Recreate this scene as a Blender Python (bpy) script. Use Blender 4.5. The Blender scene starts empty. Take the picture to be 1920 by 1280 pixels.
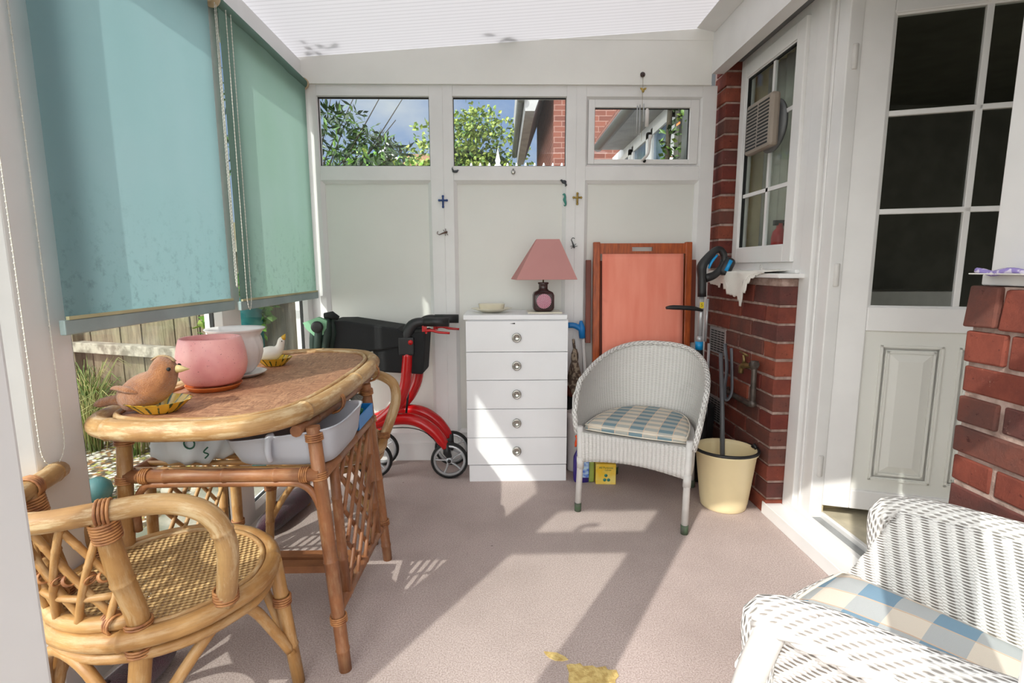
import bpy, math, random
import numpy as np
from math import sin, cos, pi, radians, sqrt, atan2
from mathutils import Vector, Matrix
R = random.Random(7)
S = bpy.context.scene
C = S.collection

# ------------------------------------------------------------------ camera
FPX, PIT, YAW, ROL, CH = 965.0, radians(8.0892), radians(1.1103), radians(0.1585), 1.12
cy_, sy_, cp_, sp_, cr_, sr_ = cos(YAW), sin(YAW), cos(PIT), sin(PIT), cos(ROL), sin(ROL)
FWD = Vector((sy_*cp_, cy_*cp_, -sp_)); RT = Vector((cy_, -sy_, 0)); DN = FWD.cross(RT)
R2 = RT*cr_ + DN*sr_; D2 = -RT*sr_ + DN*cr_
cam = bpy.data.cameras.new('camera'); co = bpy.data.objects.new('camera', cam); C.objects.link(co)
co.matrix_world = Matrix(((R2.x, -D2.x, -FWD.x, 0), (R2.y, -D2.y, -FWD.y, 0), (R2.z, -D2.z, -FWD.z, CH), (0, 0, 0, 1)))
cam.sensor_width = 36; cam.lens = FPX/1920*36; cam.clip_start = .02; cam.clip_end = 200
S.camera = co

def P(px, py, ax, val):
    """point of the place seen at a photo pixel, on the plane ax = val"""
    d = R2*((px-960)/FPX) + D2*((py-640)/FPX) + FWD
    i = 'xyz'.index(ax); t = (val-(0, 0, CH)[i])/d[i]
    return Vector((0, 0, CH)) + d*t

# ------------------------------------------------------------------ light
S.view_settings.view_transform = 'Standard'; S.view_settings.look = 'None'
S.view_settings.gamma = 1; S.view_settings.use_curve_mapping = False
S.view_settings.exposure = 0.07
S.cycles.use_denoising = True
S.cycles.max_bounces = 10; S.cycles.diffuse_bounces = 6; S.cycles.transparent_max_bounces = 24
S.cycles.sample_clamp_indirect = 6; S.cycles.caustics_reflective = False
AZ, EL = radians(32.7), radians(40)
SD = Vector((sin(AZ)*cos(EL), cos(AZ)*cos(EL), -sin(EL)))
sl = bpy.data.lights.new('sun', 'SUN'); sl.energy = 3.7; sl.angle = radians(.6); sl.color = (1, .955, .88)
so = bpy.data.objects.new('sun', sl); C.objects.link(so)
so.rotation_euler = SD.to_track_quat('-Z', 'Y').to_euler()

W = bpy.data.worlds.new('sky'); S.world = W; W.use_nodes = True
nt = W.node_tree; nt.nodes.clear()
def N(nt, t, **k):
    n = nt.nodes.new(t)
    for a, v in k.items():
        if a == 'inp':
            for i, x in v.items(): n.inputs[i].default_value = x
        else: setattr(n, a, v)
    return n
def ramp(nt, fac, stops, interp='LINEAR'):
    r = nt.nodes.new('ShaderNodeValToRGB'); r.color_ramp.interpolation = interp
    e = r.color_ramp.elements
    while len(e) < len(stops): e.new(.5)
    for x, (p, c) in zip(e, stops):
        x.position = p; x.color = (c[0], c[1], c[2], 1) if not isinstance(c, (int, float)) else (c, c, c, 1)
    nt.links.new(fac, r.inputs[0]); return r.outputs[0]
def mixc(nt, fac, a, b, mode='MIX'):
    m = nt.nodes.new('ShaderNodeMix'); m.data_type = 'RGBA'; m.blend_type = mode
    for s, v in ((0, fac), (6, a), (7, b)):
        if hasattr(v, 'links'): nt.links.new(v, m.inputs[s])
        elif isinstance(v, (int, float)): m.inputs[s].default_value = v if s == 0 else (v, v, v, 1)
        else: m.inputs[s].default_value = (v[0], v[1], v[2], 1)
    return m.outputs[2]
def mth(nt, op, *a):
    m = nt.nodes.new('ShaderNodeMath'); m.operation = op
    for i, v in enumerate(a):
        if hasattr(v, 'links'): nt.links.new(v, m.inputs[i])
        else: m.inputs[i].default_value = v
    return m.outputs[0]
tc = N(nt, 'ShaderNodeTexCoord')
sep = N(nt, 'ShaderNodeSeparateXYZ'); nt.links.new(tc.outputs['Generated'], sep.inputs[0])
base = ramp(nt, sep.outputs[2], [(0, (.55, .62, .70)), (.12, (.42, .55, .80)), (.5, (.20, .36, .78)), (1, (.13, .26, .65))])
nz = N(nt, 'ShaderNodeTexNoise', inp={'Scale': 2.6, 'Detail': 7, 'Roughness': .58})
mp = N(nt, 'ShaderNodeMapping'); mp.inputs['Scale'].default_value = (1, 1, 2.2); mp.inputs['Location'].default_value = (.3, 1.1, .2)
nt.links.new(tc.outputs['Generated'], mp.inputs[0]); nt.links.new(mp.outputs[0], nz.inputs[0])
cl = ramp(nt, nz.outputs[0], [(.42, 0), (.66, 1)])
skyc = mixc(nt, cl, base, (.80, .84, .90))
# broad glow added to the sky's sun side, to brighten the room
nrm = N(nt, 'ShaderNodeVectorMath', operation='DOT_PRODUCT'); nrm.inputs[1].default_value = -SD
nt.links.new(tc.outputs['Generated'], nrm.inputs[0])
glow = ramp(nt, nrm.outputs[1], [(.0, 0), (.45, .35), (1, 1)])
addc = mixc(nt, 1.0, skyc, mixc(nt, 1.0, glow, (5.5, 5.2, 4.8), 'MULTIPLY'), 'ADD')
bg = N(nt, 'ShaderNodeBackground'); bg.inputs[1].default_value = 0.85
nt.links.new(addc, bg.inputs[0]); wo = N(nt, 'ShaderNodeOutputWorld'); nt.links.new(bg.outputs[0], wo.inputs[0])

# ------------------------------------------------------------------ materials
def srgb(r, g, b):
    f = lambda c: (c/255/12.92) if c <= 10 else ((c/255+.055)/1.055)**2.4
    return (f(r), f(g), f(b))
def newmat(name):
    m = bpy.data.materials.new(name); m.use_nodes = True; nt = m.node_tree; nt.nodes.clear()
    o = nt.nodes.new('ShaderNodeOutputMaterial'); return m, nt, o
def prin(nt, o, col, rough=.5, metal=0, spec=.5):
    p = nt.nodes.new('ShaderNodeBsdfPrincipled')
    if hasattr(col, 'links'): nt.links.new(col, p.inputs['Base Color'])
    else: p.inputs['Base Color'].default_value = (*col, 1)
    if hasattr(rough, 'links'): nt.links.new(rough, p.inputs['Roughness'])
    else: p.inputs['Roughness'].default_value = rough
    p.inputs['Metallic'].default_value = metal; p.inputs['Specular IOR Level'].default_value = spec
    nt.links.new(p.outputs[0], o.inputs[0]); return p
def bump(nt, p, h, st=.3, dist=.01):
    b = nt.nodes.new('ShaderNodeBump'); b.inputs['Strength'].default_value = st; b.inputs['Distance'].default_value = dist
    nt.links.new(h, b.inputs['Height']); nt.links.new(b.outputs[0], p.inputs['Normal'])
def coords(nt, kind='Object', scale=(1, 1, 1)):
    t = nt.nodes.new('ShaderNodeTexCoord'); m = nt.nodes.new('ShaderNodeMapping'); m.inputs['Scale'].default_value = scale
    nt.links.new(t.outputs[kind], m.inputs[0]); return m.outputs[0]
def noise(nt, v, sc, det=4, ro=.5):
    n = nt.nodes.new('ShaderNodeTexNoise'); n.inputs['Scale'].default_value = sc; n.inputs['Detail'].default_value = det; n.inputs['Roughness'].default_value = ro
    nt.links.new(v, n.inputs[0]); return n.outputs[0]
def simple(name, col, rough=.5, metal=0, var=.08, sc=6, bm=0, bsc=60, spec=.5, c2=None, lo=.4, hi=.62):
    m, nt, o = newmat(name); v = coords(nt)
    c2 = c2 or tuple(x*(1-var*2.2) for x in col)
    c = mixc(nt, ramp(nt, noise(nt, v, sc, 5), [(lo, 0), (hi, 1)]), col, c2)
    p = prin(nt, o, c, rough, metal, spec)
    if bm: bump(nt, p, noise(nt, v, bsc, 3), bm, .004)
    return m
M = {}
M['upvc'] = simple('white_upvc', srgb(232, 231, 230), .32, var=.02, spec=.4)
M['panel'] = simple('white_panel', srgb(226, 226, 220), .38, var=.02, sc=2)
M['board'] = simple('white_board', srgb(236, 235, 230), .45, var=.02, sc=3)
M['gap'] = simple('black_gasket', srgb(30, 30, 30), .7)
M['grey'] = simple('grey_plastic', srgb(125, 128, 130), .5)
M['alum'] = simple('aluminium', srgb(175, 178, 180), .35, metal=.6)
M['cream_wall'] = simple('cream_plaster', srgb(214, 200, 160), .8)
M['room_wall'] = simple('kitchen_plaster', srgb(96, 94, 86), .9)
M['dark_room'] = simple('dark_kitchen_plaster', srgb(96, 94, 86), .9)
M['lino'] = simple('pale_lino', srgb(205, 196, 172), .5, var=.08, sc=14)
M['white_paint'] = simple('white_paint', srgb(212, 209, 206), .4, var=.03, sc=20, bm=.15, bsc=300)
M['black'] = simple('black_plastic', srgb(34, 34, 36), .45)
M['blackfab'] = simple('black_fabric', srgb(26, 27, 29), .85, bm=.3, bsc=400)
M['rubber'] = simple('black_rubber', srgb(24, 24, 24), .75)
M['red'] = simple('red_frame_paint', srgb(190, 18, 22), .25, spec=.6, var=.03)
M['silver'] = simple('silver_plastic', srgb(190, 192, 195), .3, metal=.35)
M['chrome'] = simple('worn_chrome', srgb(190, 188, 182), .22, metal=.9)
M['brass'] = simple('old_brass', srgb(150, 128, 84), .4, metal=.7, var=.2, sc=30)
M['pipe'] = simple('painted_dark_pipe', srgb(96, 88, 82), .4, metal=.4, var=.2, sc=30)
M['blue'] = simple('bright_blue_plastic', srgb(30, 130, 205), .4)
M['bluetrim'] = simple('cyan_blue_trim', srgb(20, 150, 215), .35)
M['chest'] = simple('white_laminate', srgb(236, 237, 240), .3, var=.02, sc=3)
M['shadepink'] = None
M['pinkpot'] = None
M['terracotta'] = simple('orange_terracotta', srgb(214, 116, 48), .55, var=.1, sc=20)
M['ceramic'] = simple('white_ceramic', srgb(226, 222, 220), .25, var=.04, sc=9)
M['cream_ceramic'] = simple('cream_ceramic', srgb(232, 225, 205), .25, var=.04, sc=9)
M['teak'] = None
M['grey_basin'] = simple('pale_grey_plastic', srgb(176, 178, 186), .35, var=.03)
M['bucket'] = simple('cream_plastic', srgb(238, 222, 178), .4, var=.03)
M['leafA'] = simple('leaf_green', srgb(96, 128, 52), .5, c2=srgb(60, 96, 36))
M['leafB'] = simple('leaf_yellow_green', srgb(158, 172, 86), .5, c2=srgb(116, 140, 60))
M['leafC'] = simple('leaf_dark', srgb(52, 74, 40), .45, c2=srgb(36, 54, 32))
M['ivyA'] = simple('ivy_bright', srgb(140, 190, 74), .4, c2=srgb(84, 136, 50))
M['stem'] = simple('bark', srgb(64, 58, 46), .9, bm=.4)
M['grass'] = simple('dry_grass', srgb(168, 160, 104), .8, c2=srgb(116, 130, 76))
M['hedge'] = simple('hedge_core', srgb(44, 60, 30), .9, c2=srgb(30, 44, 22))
M['pavement'] = simple('weathered_concrete', srgb(150, 145, 132), .9, bm=.4, c2=srgb(96, 98, 84))
M['white_ext'] = simple('white_render', srgb(238, 240, 245), .6)
M['soffit'] = simple('grey_soffit', srgb(166, 166, 168), .7)
M['gutter'] = simple('grey_gutter', srgb(96, 98, 96), .5)
M['rooftile'] = simple('brown_roof_tile', srgb(134, 100, 74), .9, bm=.4)
M['teal'] = simple('teal_plastic', srgb(40, 120, 124), .45)
M['towel'] = simple('white_linen', srgb(234, 231, 224), .9, bm=.5, bsc=260, var=.04)
M['velvet'] = None
M['green'] = simple('green_glove', srgb(30, 110, 78), .6, c2=srgb(18, 76, 56))
M['greyfab'] = simple('grey_glove', srgb(120, 120, 112), .8)
M['gold'] = simple('gold_ornament', srgb(176, 150, 80), .35, metal=.6)
M['bronze'] = simple('bronze_ornament', srgb(96, 70, 60), .35, metal=.6)
M['blueorn'] = simple('blue_enamel', srgb(58, 84, 140), .3, metal=.4)
M['tealorn'] = simple('teal_enamel', srgb(60, 140, 128), .35)
M['darkorn'] = simple('dark_metal_ornament', srgb(70, 74, 78), .35, metal=.5)
M['vent'] = simple('brown_plastic_vent', srgb(150, 138, 126), .45)
M['purplebottle'] = simple('purple_plastic', srgb(52, 34, 122), .3, spec=.6)
M['orange'] = simple('orange_trigger', srgb(240, 84, 28), .35)
M['labelblue'] = simple('blue_label', srgb(70, 110, 210), .4, c2=srgb(190, 220, 240), sc=40)
M['yellow'] = simple('yellow_card', srgb(240, 196, 50), .5, c2=srgb(236, 214, 120), sc=14)
M['redplastic'] = simple('red_extinguisher', srgb(190, 40, 44), .35)
M['curtain'] = simple('beige_curtain', srgb(206, 204, 192), .9)
M['yellowtag'] = simple('yellow_sticker', srgb(236, 210, 30), .5)
M['underlay'] = simple('yellow_underlay', srgb(204, 180, 118), .95, c2=srgb(176, 148, 88), sc=60, bm=.5, bsc=200)
M['stonebag'] = simple('speckled_bag', srgb(150, 136, 118), .9, c2=srgb(86, 72, 62), sc=40, lo=.48, hi=.52, bm=.5)
M['brush'] = simple('brush_fibre', srgb(176, 160, 128), .9, bm=.6, bsc=300)
M['drkwood'] = simple('dark_stained_wood', srgb(120, 54, 34), .45)

def m_glass(name, tint=(1, 1, 1), gl=.10):
    m, nt, o = newmat(name)
    tr = N(nt, 'ShaderNodeBsdfTransparent'); tr.inputs[0].default_value = (*tint, 1)
    g = N(nt, 'ShaderNodeBsdfGlossy'); g.inputs['Roughness'].default_value = .01
    lw = N(nt, 'ShaderNodeLayerWeight'); lw.inputs[0].default_value = .5
    f = mth(nt, 'MULTIPLY_ADD', mth(nt, 'POWER', lw.outputs['Facing'], 4.5), .30, gl*.3)
    mx = N(nt, 'ShaderNodeMixShader'); nt.links.new(f, mx.inputs[0]); nt.links.new(tr.outputs[0], mx.inputs[1]); nt.links.new(g.outputs[0], mx.inputs[2])
    nt.links.new(mx.outputs[0], o.inputs[0]); return m
M['glass'] = m_glass('clear_glass', (.93, .96, .95))

def m_poly():
    m, nt, o = newmat('twinwall_polycarbonate')
    v = coords(nt)
    s = N(nt, 'ShaderNodeSeparateXYZ'); nt.links.new(v, s.inputs[0])
    w = mth(nt, 'SINE', mth(nt, 'MULTIPLY', s.outputs[1], 2*pi/.032))
    w = mth(nt, 'MULTIPLY_ADD', w, .5, .5)
    # tone alternates from rib to rib along the sheet
    tone = mixc(nt, ramp(nt, w, [(.0, 0), (.35, 1)]), (.61, .61, .62), (.70, .70, .71))
    d = N(nt, 'ShaderNodeBsdfDiffuse'); nt.links.new(tone, d.inputs[0])
    t = N(nt, 'ShaderNodeBsdfTranslucent'); nt.links.new(tone, t.inputs[0])
    g = N(nt, 'ShaderNodeBsdfGlossy'); g.inputs['Roughness'].default_value = .25
    x1 = N(nt, 'ShaderNodeMixShader'); x1.inputs[0].default_value = .66
    nt.links.new(d.outputs[0], x1.inputs[1]); nt.links.new(t.outputs[0], x1.inputs[2])
    x2 = N(nt, 'ShaderNodeMixShader'); x2.inputs[0].default_value = .05
    nt.links.new(x1.outputs[0], x2.inputs[1]); nt.links.new(g.outputs[0], x2.inputs[2])
    nt.links.new(x2.outputs[0], o.inputs[0])
    return m
M['poly'] = m_poly()

def m_translucent(name, col, f=.5, col2=None, stain=False, weave=900):
    m, nt, o = newmat(name); v = coords(nt)
    c = mixc(nt, ramp(nt, noise(nt, v, 3, 3), [(.3, 0), (.7, 1)]), col, col2 or tuple(x*.92 for x in col))
    if stain:
        s = N(nt, 'ShaderNodeSeparateXYZ'); nt.links.new(v, s.inputs[0])
        low = ramp(nt, s.outputs[2], [(.0, 1), (.42, 0)])
        sp = ramp(nt, noise(nt, v, 26, 8, .75), [(.52, 0), (.66, 1)])
        c = mixc(nt, mth(nt, 'MULTIPLY', mth(nt, 'MULTIPLY', low, sp), .45), c, srgb(70, 80, 74))
    d = N(nt, 'ShaderNodeBsdfDiffuse'); nt.links.new(c, d.inputs[0])
    t = N(nt, 'ShaderNodeBsdfTranslucent'); nt.links.new(c, t.inputs[0])
    x = N(nt, 'ShaderNodeMixShader'); x.inputs[0].default_value = f
    nt.links.new(d.outputs[0], x.inputs[1]); nt.links.new(t.outputs[0], x.inputs[2]); nt.links.new(x.outputs[0], o.inputs[0])
    return m
M['blind'] = m_translucent('teal_blind_fabric', srgb(142, 171, 176), .5, srgb(136, 169, 173), True)
M['blind2'] = m_translucent('aqua_blind_fabric', srgb(144, 170, 162), .5, srgb(138, 168, 154), True)
M['lampshade'] = m_translucent('dusty_pink_shade', srgb(222, 168, 164), .3)
M['bagplastic'] = m_translucent('white_carrier_bag', srgb(226, 230, 232), .35)

def m_carpet():
    m, nt, o = newmat('mauve_grey_carpet'); v = coords(nt)
    a = noise(nt, v, 230, 3, .8); b = noise(nt, v, 2.2, 6, .6)
    c = mixc(nt, ramp(nt, a, [(.38, 0), (.62, 1)]), srgb(156, 140, 135), srgb(200, 185, 180))
    c = mixc(nt, ramp(nt, b, [(.45, 0), (.75, .35)]), c, srgb(128, 114, 108))
    sp = ramp(nt, noise(nt, v, 16, 2, .5), [(.76, 0), (.79, .6)])
    c = mixc(nt, sp, c, srgb(80, 70, 64))
    p = prin(nt, o, c, .95, 0, .1); bump(nt, p, a, .5, .004); return m
M['carpet'] = m_carpet()

def m_brick(name, c1, c2):
    m, nt, o = newmat(name); v = coords(nt)
    a = noise(nt, v, 9, 8, .65)
    c = mixc(nt, ramp(nt, a, [(.38, 0), (.62, 1)]), c1, c2)
    f = ramp(nt, noise(nt, v, 46, 6, .7), [(.66, 0), (.74, .55)])
    c = mixc(nt, f, c, srgb(200, 160, 140))
    dk = ramp(nt, noise(nt, v, 70, 3, .6), [(.28, .7), (.36, 0)])
    c = mixc(nt, dk, c, srgb(60, 30, 26))
    p = prin(nt, o, c, .85, 0, .25)
    bump(nt, p, mixc(nt, .5, noise(nt, v, 60, 6, .7), noise(nt, v, 12, 4)), .8, .006); return m
BR = [m_brick('brick_red', srgb(130, 68, 55), srgb(108, 57, 48)), m_brick('brick_orange', srgb(146, 78, 60), srgb(124, 66, 52)),
      m_brick('brick_plum', srgb(106, 62, 57), srgb(88, 58, 54)), m_brick('brick_brown', srgb(116, 70, 60), srgb(94, 64, 58)), m_brick('brick_deep_red', srgb(118, 58, 49), srgb(98, 50, 45))]
M['mortar'] = simple('pink_grey_mortar', srgb(182, 158, 148), .95, c2=srgb(146, 122, 112), sc=24, bm=.8, bsc=90)
def m_farbrick():
    m, nt, o = newmat('far_brickwork'); v = coords(nt)
    # brick pattern in wall plane for either wall direction
    s = N(nt, 'ShaderNodeSeparateXYZ'); nt.links.new(v, s.inputs[0])
    cmb = N(nt, 'ShaderNodeCombineXYZ'); nt.links.new(mth(nt, 'ADD', s.outputs[0], s.outputs[1]), cmb.inputs[0]); nt.links.new(s.outputs[2], cmb.inputs[1])
    b = N(nt, 'ShaderNodeTexBrick'); nt.links.new(cmb.outputs[0], b.inputs[0])
    b.inputs['Color1'].default_value = (*srgb(124, 76, 64), 1); b.inputs['Color2'].default_value = (*srgb(106, 66, 58), 1); b.inputs['Mortar'].default_value = (*srgb(142, 112, 104), 1)
    b.inputs['Scale'].default_value = 1; b.inputs['Mortar Size'].default_value = .006; b.inputs['Brick Width'].default_value = .225; b.inputs['Row Height'].default_value = .078
    prin(nt, o, b.outputs[0], .9, 0, .2); return m
M['farbrick'] = m_farbrick()

def m_rattan(name, c1, c2, peel, pale=srgb(204, 180, 142)):
    m, nt, o = newmat(name); vo = coords(nt)
    st = noise(nt, coords(nt, 'UV', (5, 60, 1)), 3, 6, .7); big = noise(nt, coords(nt, 'UV', (3.5, 14, 1)), 2.2, 7, .7)
    a = noise(nt, vo, 6, 5, .6)
    c = mixc(nt, ramp(nt, a, [(.35, 0), (.65, 1)]), c1, c2)
    c = mixc(nt, ramp(nt, st, [(.48, 0), (.75, .35)]), c, tuple(x*.5 for x in c2))
    pm = ramp(nt, big, [(.49, 0), (.60, 1)])
    c = mixc(nt, mth(nt, 'MULTIPLY', pm, peel), c, pale)
    p = prin(nt, o, c, .42, 0, .4); bump(nt, p, st, .25, .002); return m
M['rattan'] = m_rattan('honey_rattan', srgb(186, 142, 88), srgb(150, 106, 60), .35)
M['rattan_rim'] = m_rattan('worn_rattan', srgb(186, 148, 98), srgb(154, 114, 72), .8)
M['rattan_red'] = m_rattan('red_brown_rattan', srgb(156, 104, 68), srgb(118, 74, 48), .16)
M['binding'] = simple('rattan_binding', srgb(176, 122, 74), .5, c2=srgb(132, 82, 50), sc=40)

def m_cane():
    m, nt, o = newmat('woven_cane'); v = coords(nt, 'UV')
    s = N(nt, 'ShaderNodeSeparateXYZ'); nt.links.new(v, s.inputs[0])
    nzv = noise(nt, v, 60, 3)
    wob = mth(nt, 'MULTIPLY', nzv, 1.4)
    wx = mth(nt, 'SINE', mth(nt, 'ADD', mth(nt, 'MULTIPLY', s.outputs[0], 2*pi/.018), wob))
    wy = mth(nt, 'SINE', mth(nt, 'ADD', mth(nt, 'MULTIPLY', s.outputs[1], 2*pi/.018), wob))
    h = mth(nt, 'MULTIPLY', wx, wy)
    c = mixc(nt, ramp(nt, mth(nt, 'MULTIPLY_ADD', h, .5, .5), [(.1, 0), (.8, 1)]), srgb(146, 108, 66), srgb(214, 180, 126))
    c = mixc(nt, ramp(nt, nzv, [(.45, 0), (.7, .5)]), c, srgb(120, 84, 52))
    p = prin(nt, o, c, .6, 0, .3); bump(nt, p, h, .8, .004)
    hole = mth(nt, 'LESS_THAN', h, -.93)
    t = N(nt, 'ShaderNodeBsdfTransparent'); x = N(nt, 'ShaderNodeMixShader')
    nt.links.new(hole, x.inputs[0]); nt.links.new(p.outputs[0], x.inputs[1]); nt.links.new(t.outputs[0], x.inputs[2]); nt.links.new(x.outputs[0], o.inputs[0])
    return m
M['cane'] = m_cane()
def m_mat():
    m, nt, o = newmat('woven_bark_mat'); v = coords(nt)
    a = noise(nt, coords(nt, 'Object', (14, 2.2, 1)), 14, 6, .75); b = noise(nt, coords(nt, 'Object', (2.2, 14, 1)), 14, 6, .75)
    k = ramp(nt, noise(nt, v, 26, 2), [(.48, 0), (.52, 1)])
    h = mixc(nt, k, a, b)
    c = mixc(nt, ramp(nt, h, [(.36, 0), (.62, 1)]), srgb(104, 62, 46), srgb(206, 160, 124))
    c = mixc(nt, ramp(nt, noise(nt, v, 3, 4), [(.4, 0), (.7, .5)]), c, srgb(150, 92, 66))
    p = prin(nt, o, c, .55, 0, .35); bump(nt, p, h, .5, .004); return m
M['mat'] = m_mat()
def m_teak():
    m, nt, o = newmat('orange_brown_hardwood'); a = noise(nt, coords(nt, 'Object', (30, 30, 2.5)), 4, 6, .6)
    c = mixc(nt, ramp(nt, a, [(.35, 0), (.65, 1)]), srgb(182, 88, 36), srgb(142, 62, 26)); prin(nt, o, c, .4); return m
M['teak'] = m_teak()
def m_canvas():
    m, nt, o = newmat('coral_canvas'); v = coords(nt)
    c = mixc(nt, ramp(nt, noise(nt, coords(nt, 'Object', (9, 9, 1.2)), 2, 4), [(.35, 0), (.7, 1)]), srgb(246, 156, 134), srgb(238, 140, 118))
    c = mixc(nt, ramp(nt, noise(nt, v, 5, 3), [(.62, 0), (.74, .35)]), c, srgb(170, 84, 66))
    p = prin(nt, o, c, .85, 0, .2); bump(nt, p, noise(nt, v, 500, 2), .3, .002); return m
M['canvas'] = m_canvas()
def m_pot():
    m, nt, o = newmat('speckled_pink_glaze'); v = coords(nt)
    c = mixc(nt, ramp(nt, noise(nt, v, 12, 3), [(.4, 0), (.65, 1)]), srgb(234, 170, 166), srgb(222, 148, 148))
    c = mixc(nt, ramp(nt, noise(nt, v, 190, 2), [(.68, 0), (.72, .7)]), c, srgb(150, 84, 92)); prin(nt, o, c, .35); return m
M['pinkpot'] = m_pot()
def m_dish():
    m, nt, o = newmat('yellow_green_glaze'); v = coords(nt, 'UV')
    s = N(nt, 'ShaderNodeSeparateXYZ'); nt.links.new(v, s.inputs[0])
    w = mth(nt, 'SINE', mth(nt, 'MULTIPLY', s.outputs[0], 2*pi*16))
    w = mth(nt, 'ADD', mth(nt, 'MULTIPLY', w, .5), mth(nt, 'MULTIPLY', noise(nt, v, 9, 3), 1.0))
    c = mixc(nt, ramp(nt, w, [(.84, 0), (.94, 1)]), srgb(222, 182, 54), srgb(60, 84, 34))
    prin(nt, o, c, .25); return m
M['dish'] = m_dish()
def m_fur(name, c1, c2):
    m, nt, o = newmat(name); v = coords(nt)
    c = mixc(nt, ramp(nt, noise(nt, v, 26, 5, .7), [(.35, 0), (.65, 1)]), c1, c2)
    p = prin(nt, o, c, .95, 0, .1); p.inputs['Sheen Weight'].default_value = .5
    bump(nt, p, noise(nt, v, 230, 4, .7), 1, .006); return m
M['fur'] = m_fur('tan_plush', srgb(188, 126, 78), srgb(150, 92, 54))
M['furlight'] = m_fur('beige_plush', srgb(200, 166, 118), srgb(170, 132, 88))
M['velvet'] = m_fur('aubergine_plush', srgb(86, 36, 58), srgb(40, 18, 30))
M['lampbase'] = simple('dark_brown_glaze', srgb(72, 52, 52), .25, var=.15, sc=20)
def m_sunburst():
    m, nt, o = newmat('mauve_sunburst_glaze'); v = coords(nt, 'UV')
    s = N(nt, 'ShaderNodeSeparateXYZ'); nt.links.new(v, s.inputs[0])
    an = mth(nt, 'ARCTAN2', s.outputs[1], s.outputs[0])
    r = mth(nt, 'SQRT', mth(nt, 'ADD', mth(nt, 'POWER', s.outputs[0], 2.), mth(nt, 'POWER', s.outputs[1], 2.)))
    w = mth(nt, 'ADD', mth(nt, 'SINE', mth(nt, 'MULTIPLY', an, 26)), mth(nt, 'MULTIPLY', mth(nt, 'SINE', mth(nt, 'MULTIPLY', r, 900)), .7))
    c = mixc(nt, ramp(nt, w, [(.3, 0), (.7, 1)]), srgb(150, 72, 98), srgb(226, 176, 190)); prin(nt, o, c, .3); return m
M['sunburst'] = m_sunburst()

def m_wicker(name, su=.018, sv=.0062, hole=.8, slant=0.0, hc=srgb(120, 116, 112)):
    m, nt, o = newmat(name); v = coords(nt, 'UV')
    s = N(nt, 'ShaderNodeSeparateXYZ'); nt.links.new(v, s.inputs[0])
    u = mth(nt, 'ADD', s.outputs[0], mth(nt, 'MULTIPLY', s.outputs[1], slant))
    wu = mth(nt, 'COSINE', mth(nt, 'MULTIPLY', u, 2*pi/su))
    half = mth(nt, 'MULTIPLY', mth(nt, 'FLOOR', mth(nt, 'DIVIDE', u, su)), pi)
    wv = mth(nt, 'SINE', mth(nt, 'ADD', mth(nt, 'MULTIPLY', s.outputs[1], 2*pi/sv), half))
    rib = mth(nt, 'MULTIPLY_ADD', wu, .5, .5)                      # 1 on the stake
    row = mth(nt, 'MULTIPLY_ADD', wv, .5, .5)
    h = mth(nt, 'ADD', mth(nt, 'MULTIPLY', rib, .65), mth(nt, 'MULTIPLY', row, .35))
    gapm = mth(nt, 'MULTIPLY', mth(nt, 'SUBTRACT', 1., rib), mth(nt, 'SUBTRACT', 1., row))
    g = ramp(nt, gapm, [(.38, 0), (.62, hole)])
    c = mixc(nt, g, srgb(226, 224, 221), hc)
    c = mixc(nt, ramp(nt, noise(nt, coords(nt), 90, 2), [(.76, 0), (.79, .7)]), c, srgb(110, 96, 88))
    p = prin(nt, o, c, .5, 0, .3); bump(nt, p, h, .9, .005); return m
M['wicker'] = m_wicker('white_lloyd_weave', hole=.55, hc=srgb(176, 172, 166))
M['wicker_open'] = m_wicker('white_open_wicker', .030, .0085, .95, .45, srgb(112, 106, 100))
M['wicker_roll'] = m_wicker('white_rolled_wicker', .026, .0075, .85, 1.2, srgb(128, 122, 116))
def m_plaid(name, su, sv, blue, cream):
    m, nt, o = newmat(name); v = coords(nt, 'UV')
    s = N(nt, 'ShaderNodeSeparateXYZ'); nt.links.new(v, s.inputs[0])
    fx = mth(nt, 'FRACT', mth(nt, 'DIVIDE', s.outputs[0], su)); fy = mth(nt, 'FRACT', mth(nt, 'DIVIDE', s.outputs[1], sv))
    bx = mth(nt, 'LESS_THAN', fx, .48); by = mth(nt, 'LESS_THAN', fy, .5)
    t = mth(nt, 'MULTIPLY', mth(nt, 'ADD', bx, by), .5)
    c = mixc(nt, t, cream, blue)
    ln = mth(nt, 'MAXIMUM', mth(nt, 'GREATER_THAN', fx, .975), mth(nt, 'COMPARE', fx, .5, .012))
    c = mixc(nt, ln, c, srgb(214, 186, 160))
    p = prin(nt, o, c, .9, 0, .15); bump(nt, p, noise(nt, v, 700, 2), .3, .002); return m
M['plaid'] = m_plaid('blue_cream_plaid', .125, .062, srgb(118, 142, 152), srgb(214, 203, 186))
M['plaid_big'] = m_plaid('large_blue_cream_plaid', .155, .13, srgb(128, 158, 180), srgb(226, 216, 202))
M['piping'] = simple('cream_piping', srgb(226, 218, 204), .8)
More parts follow.
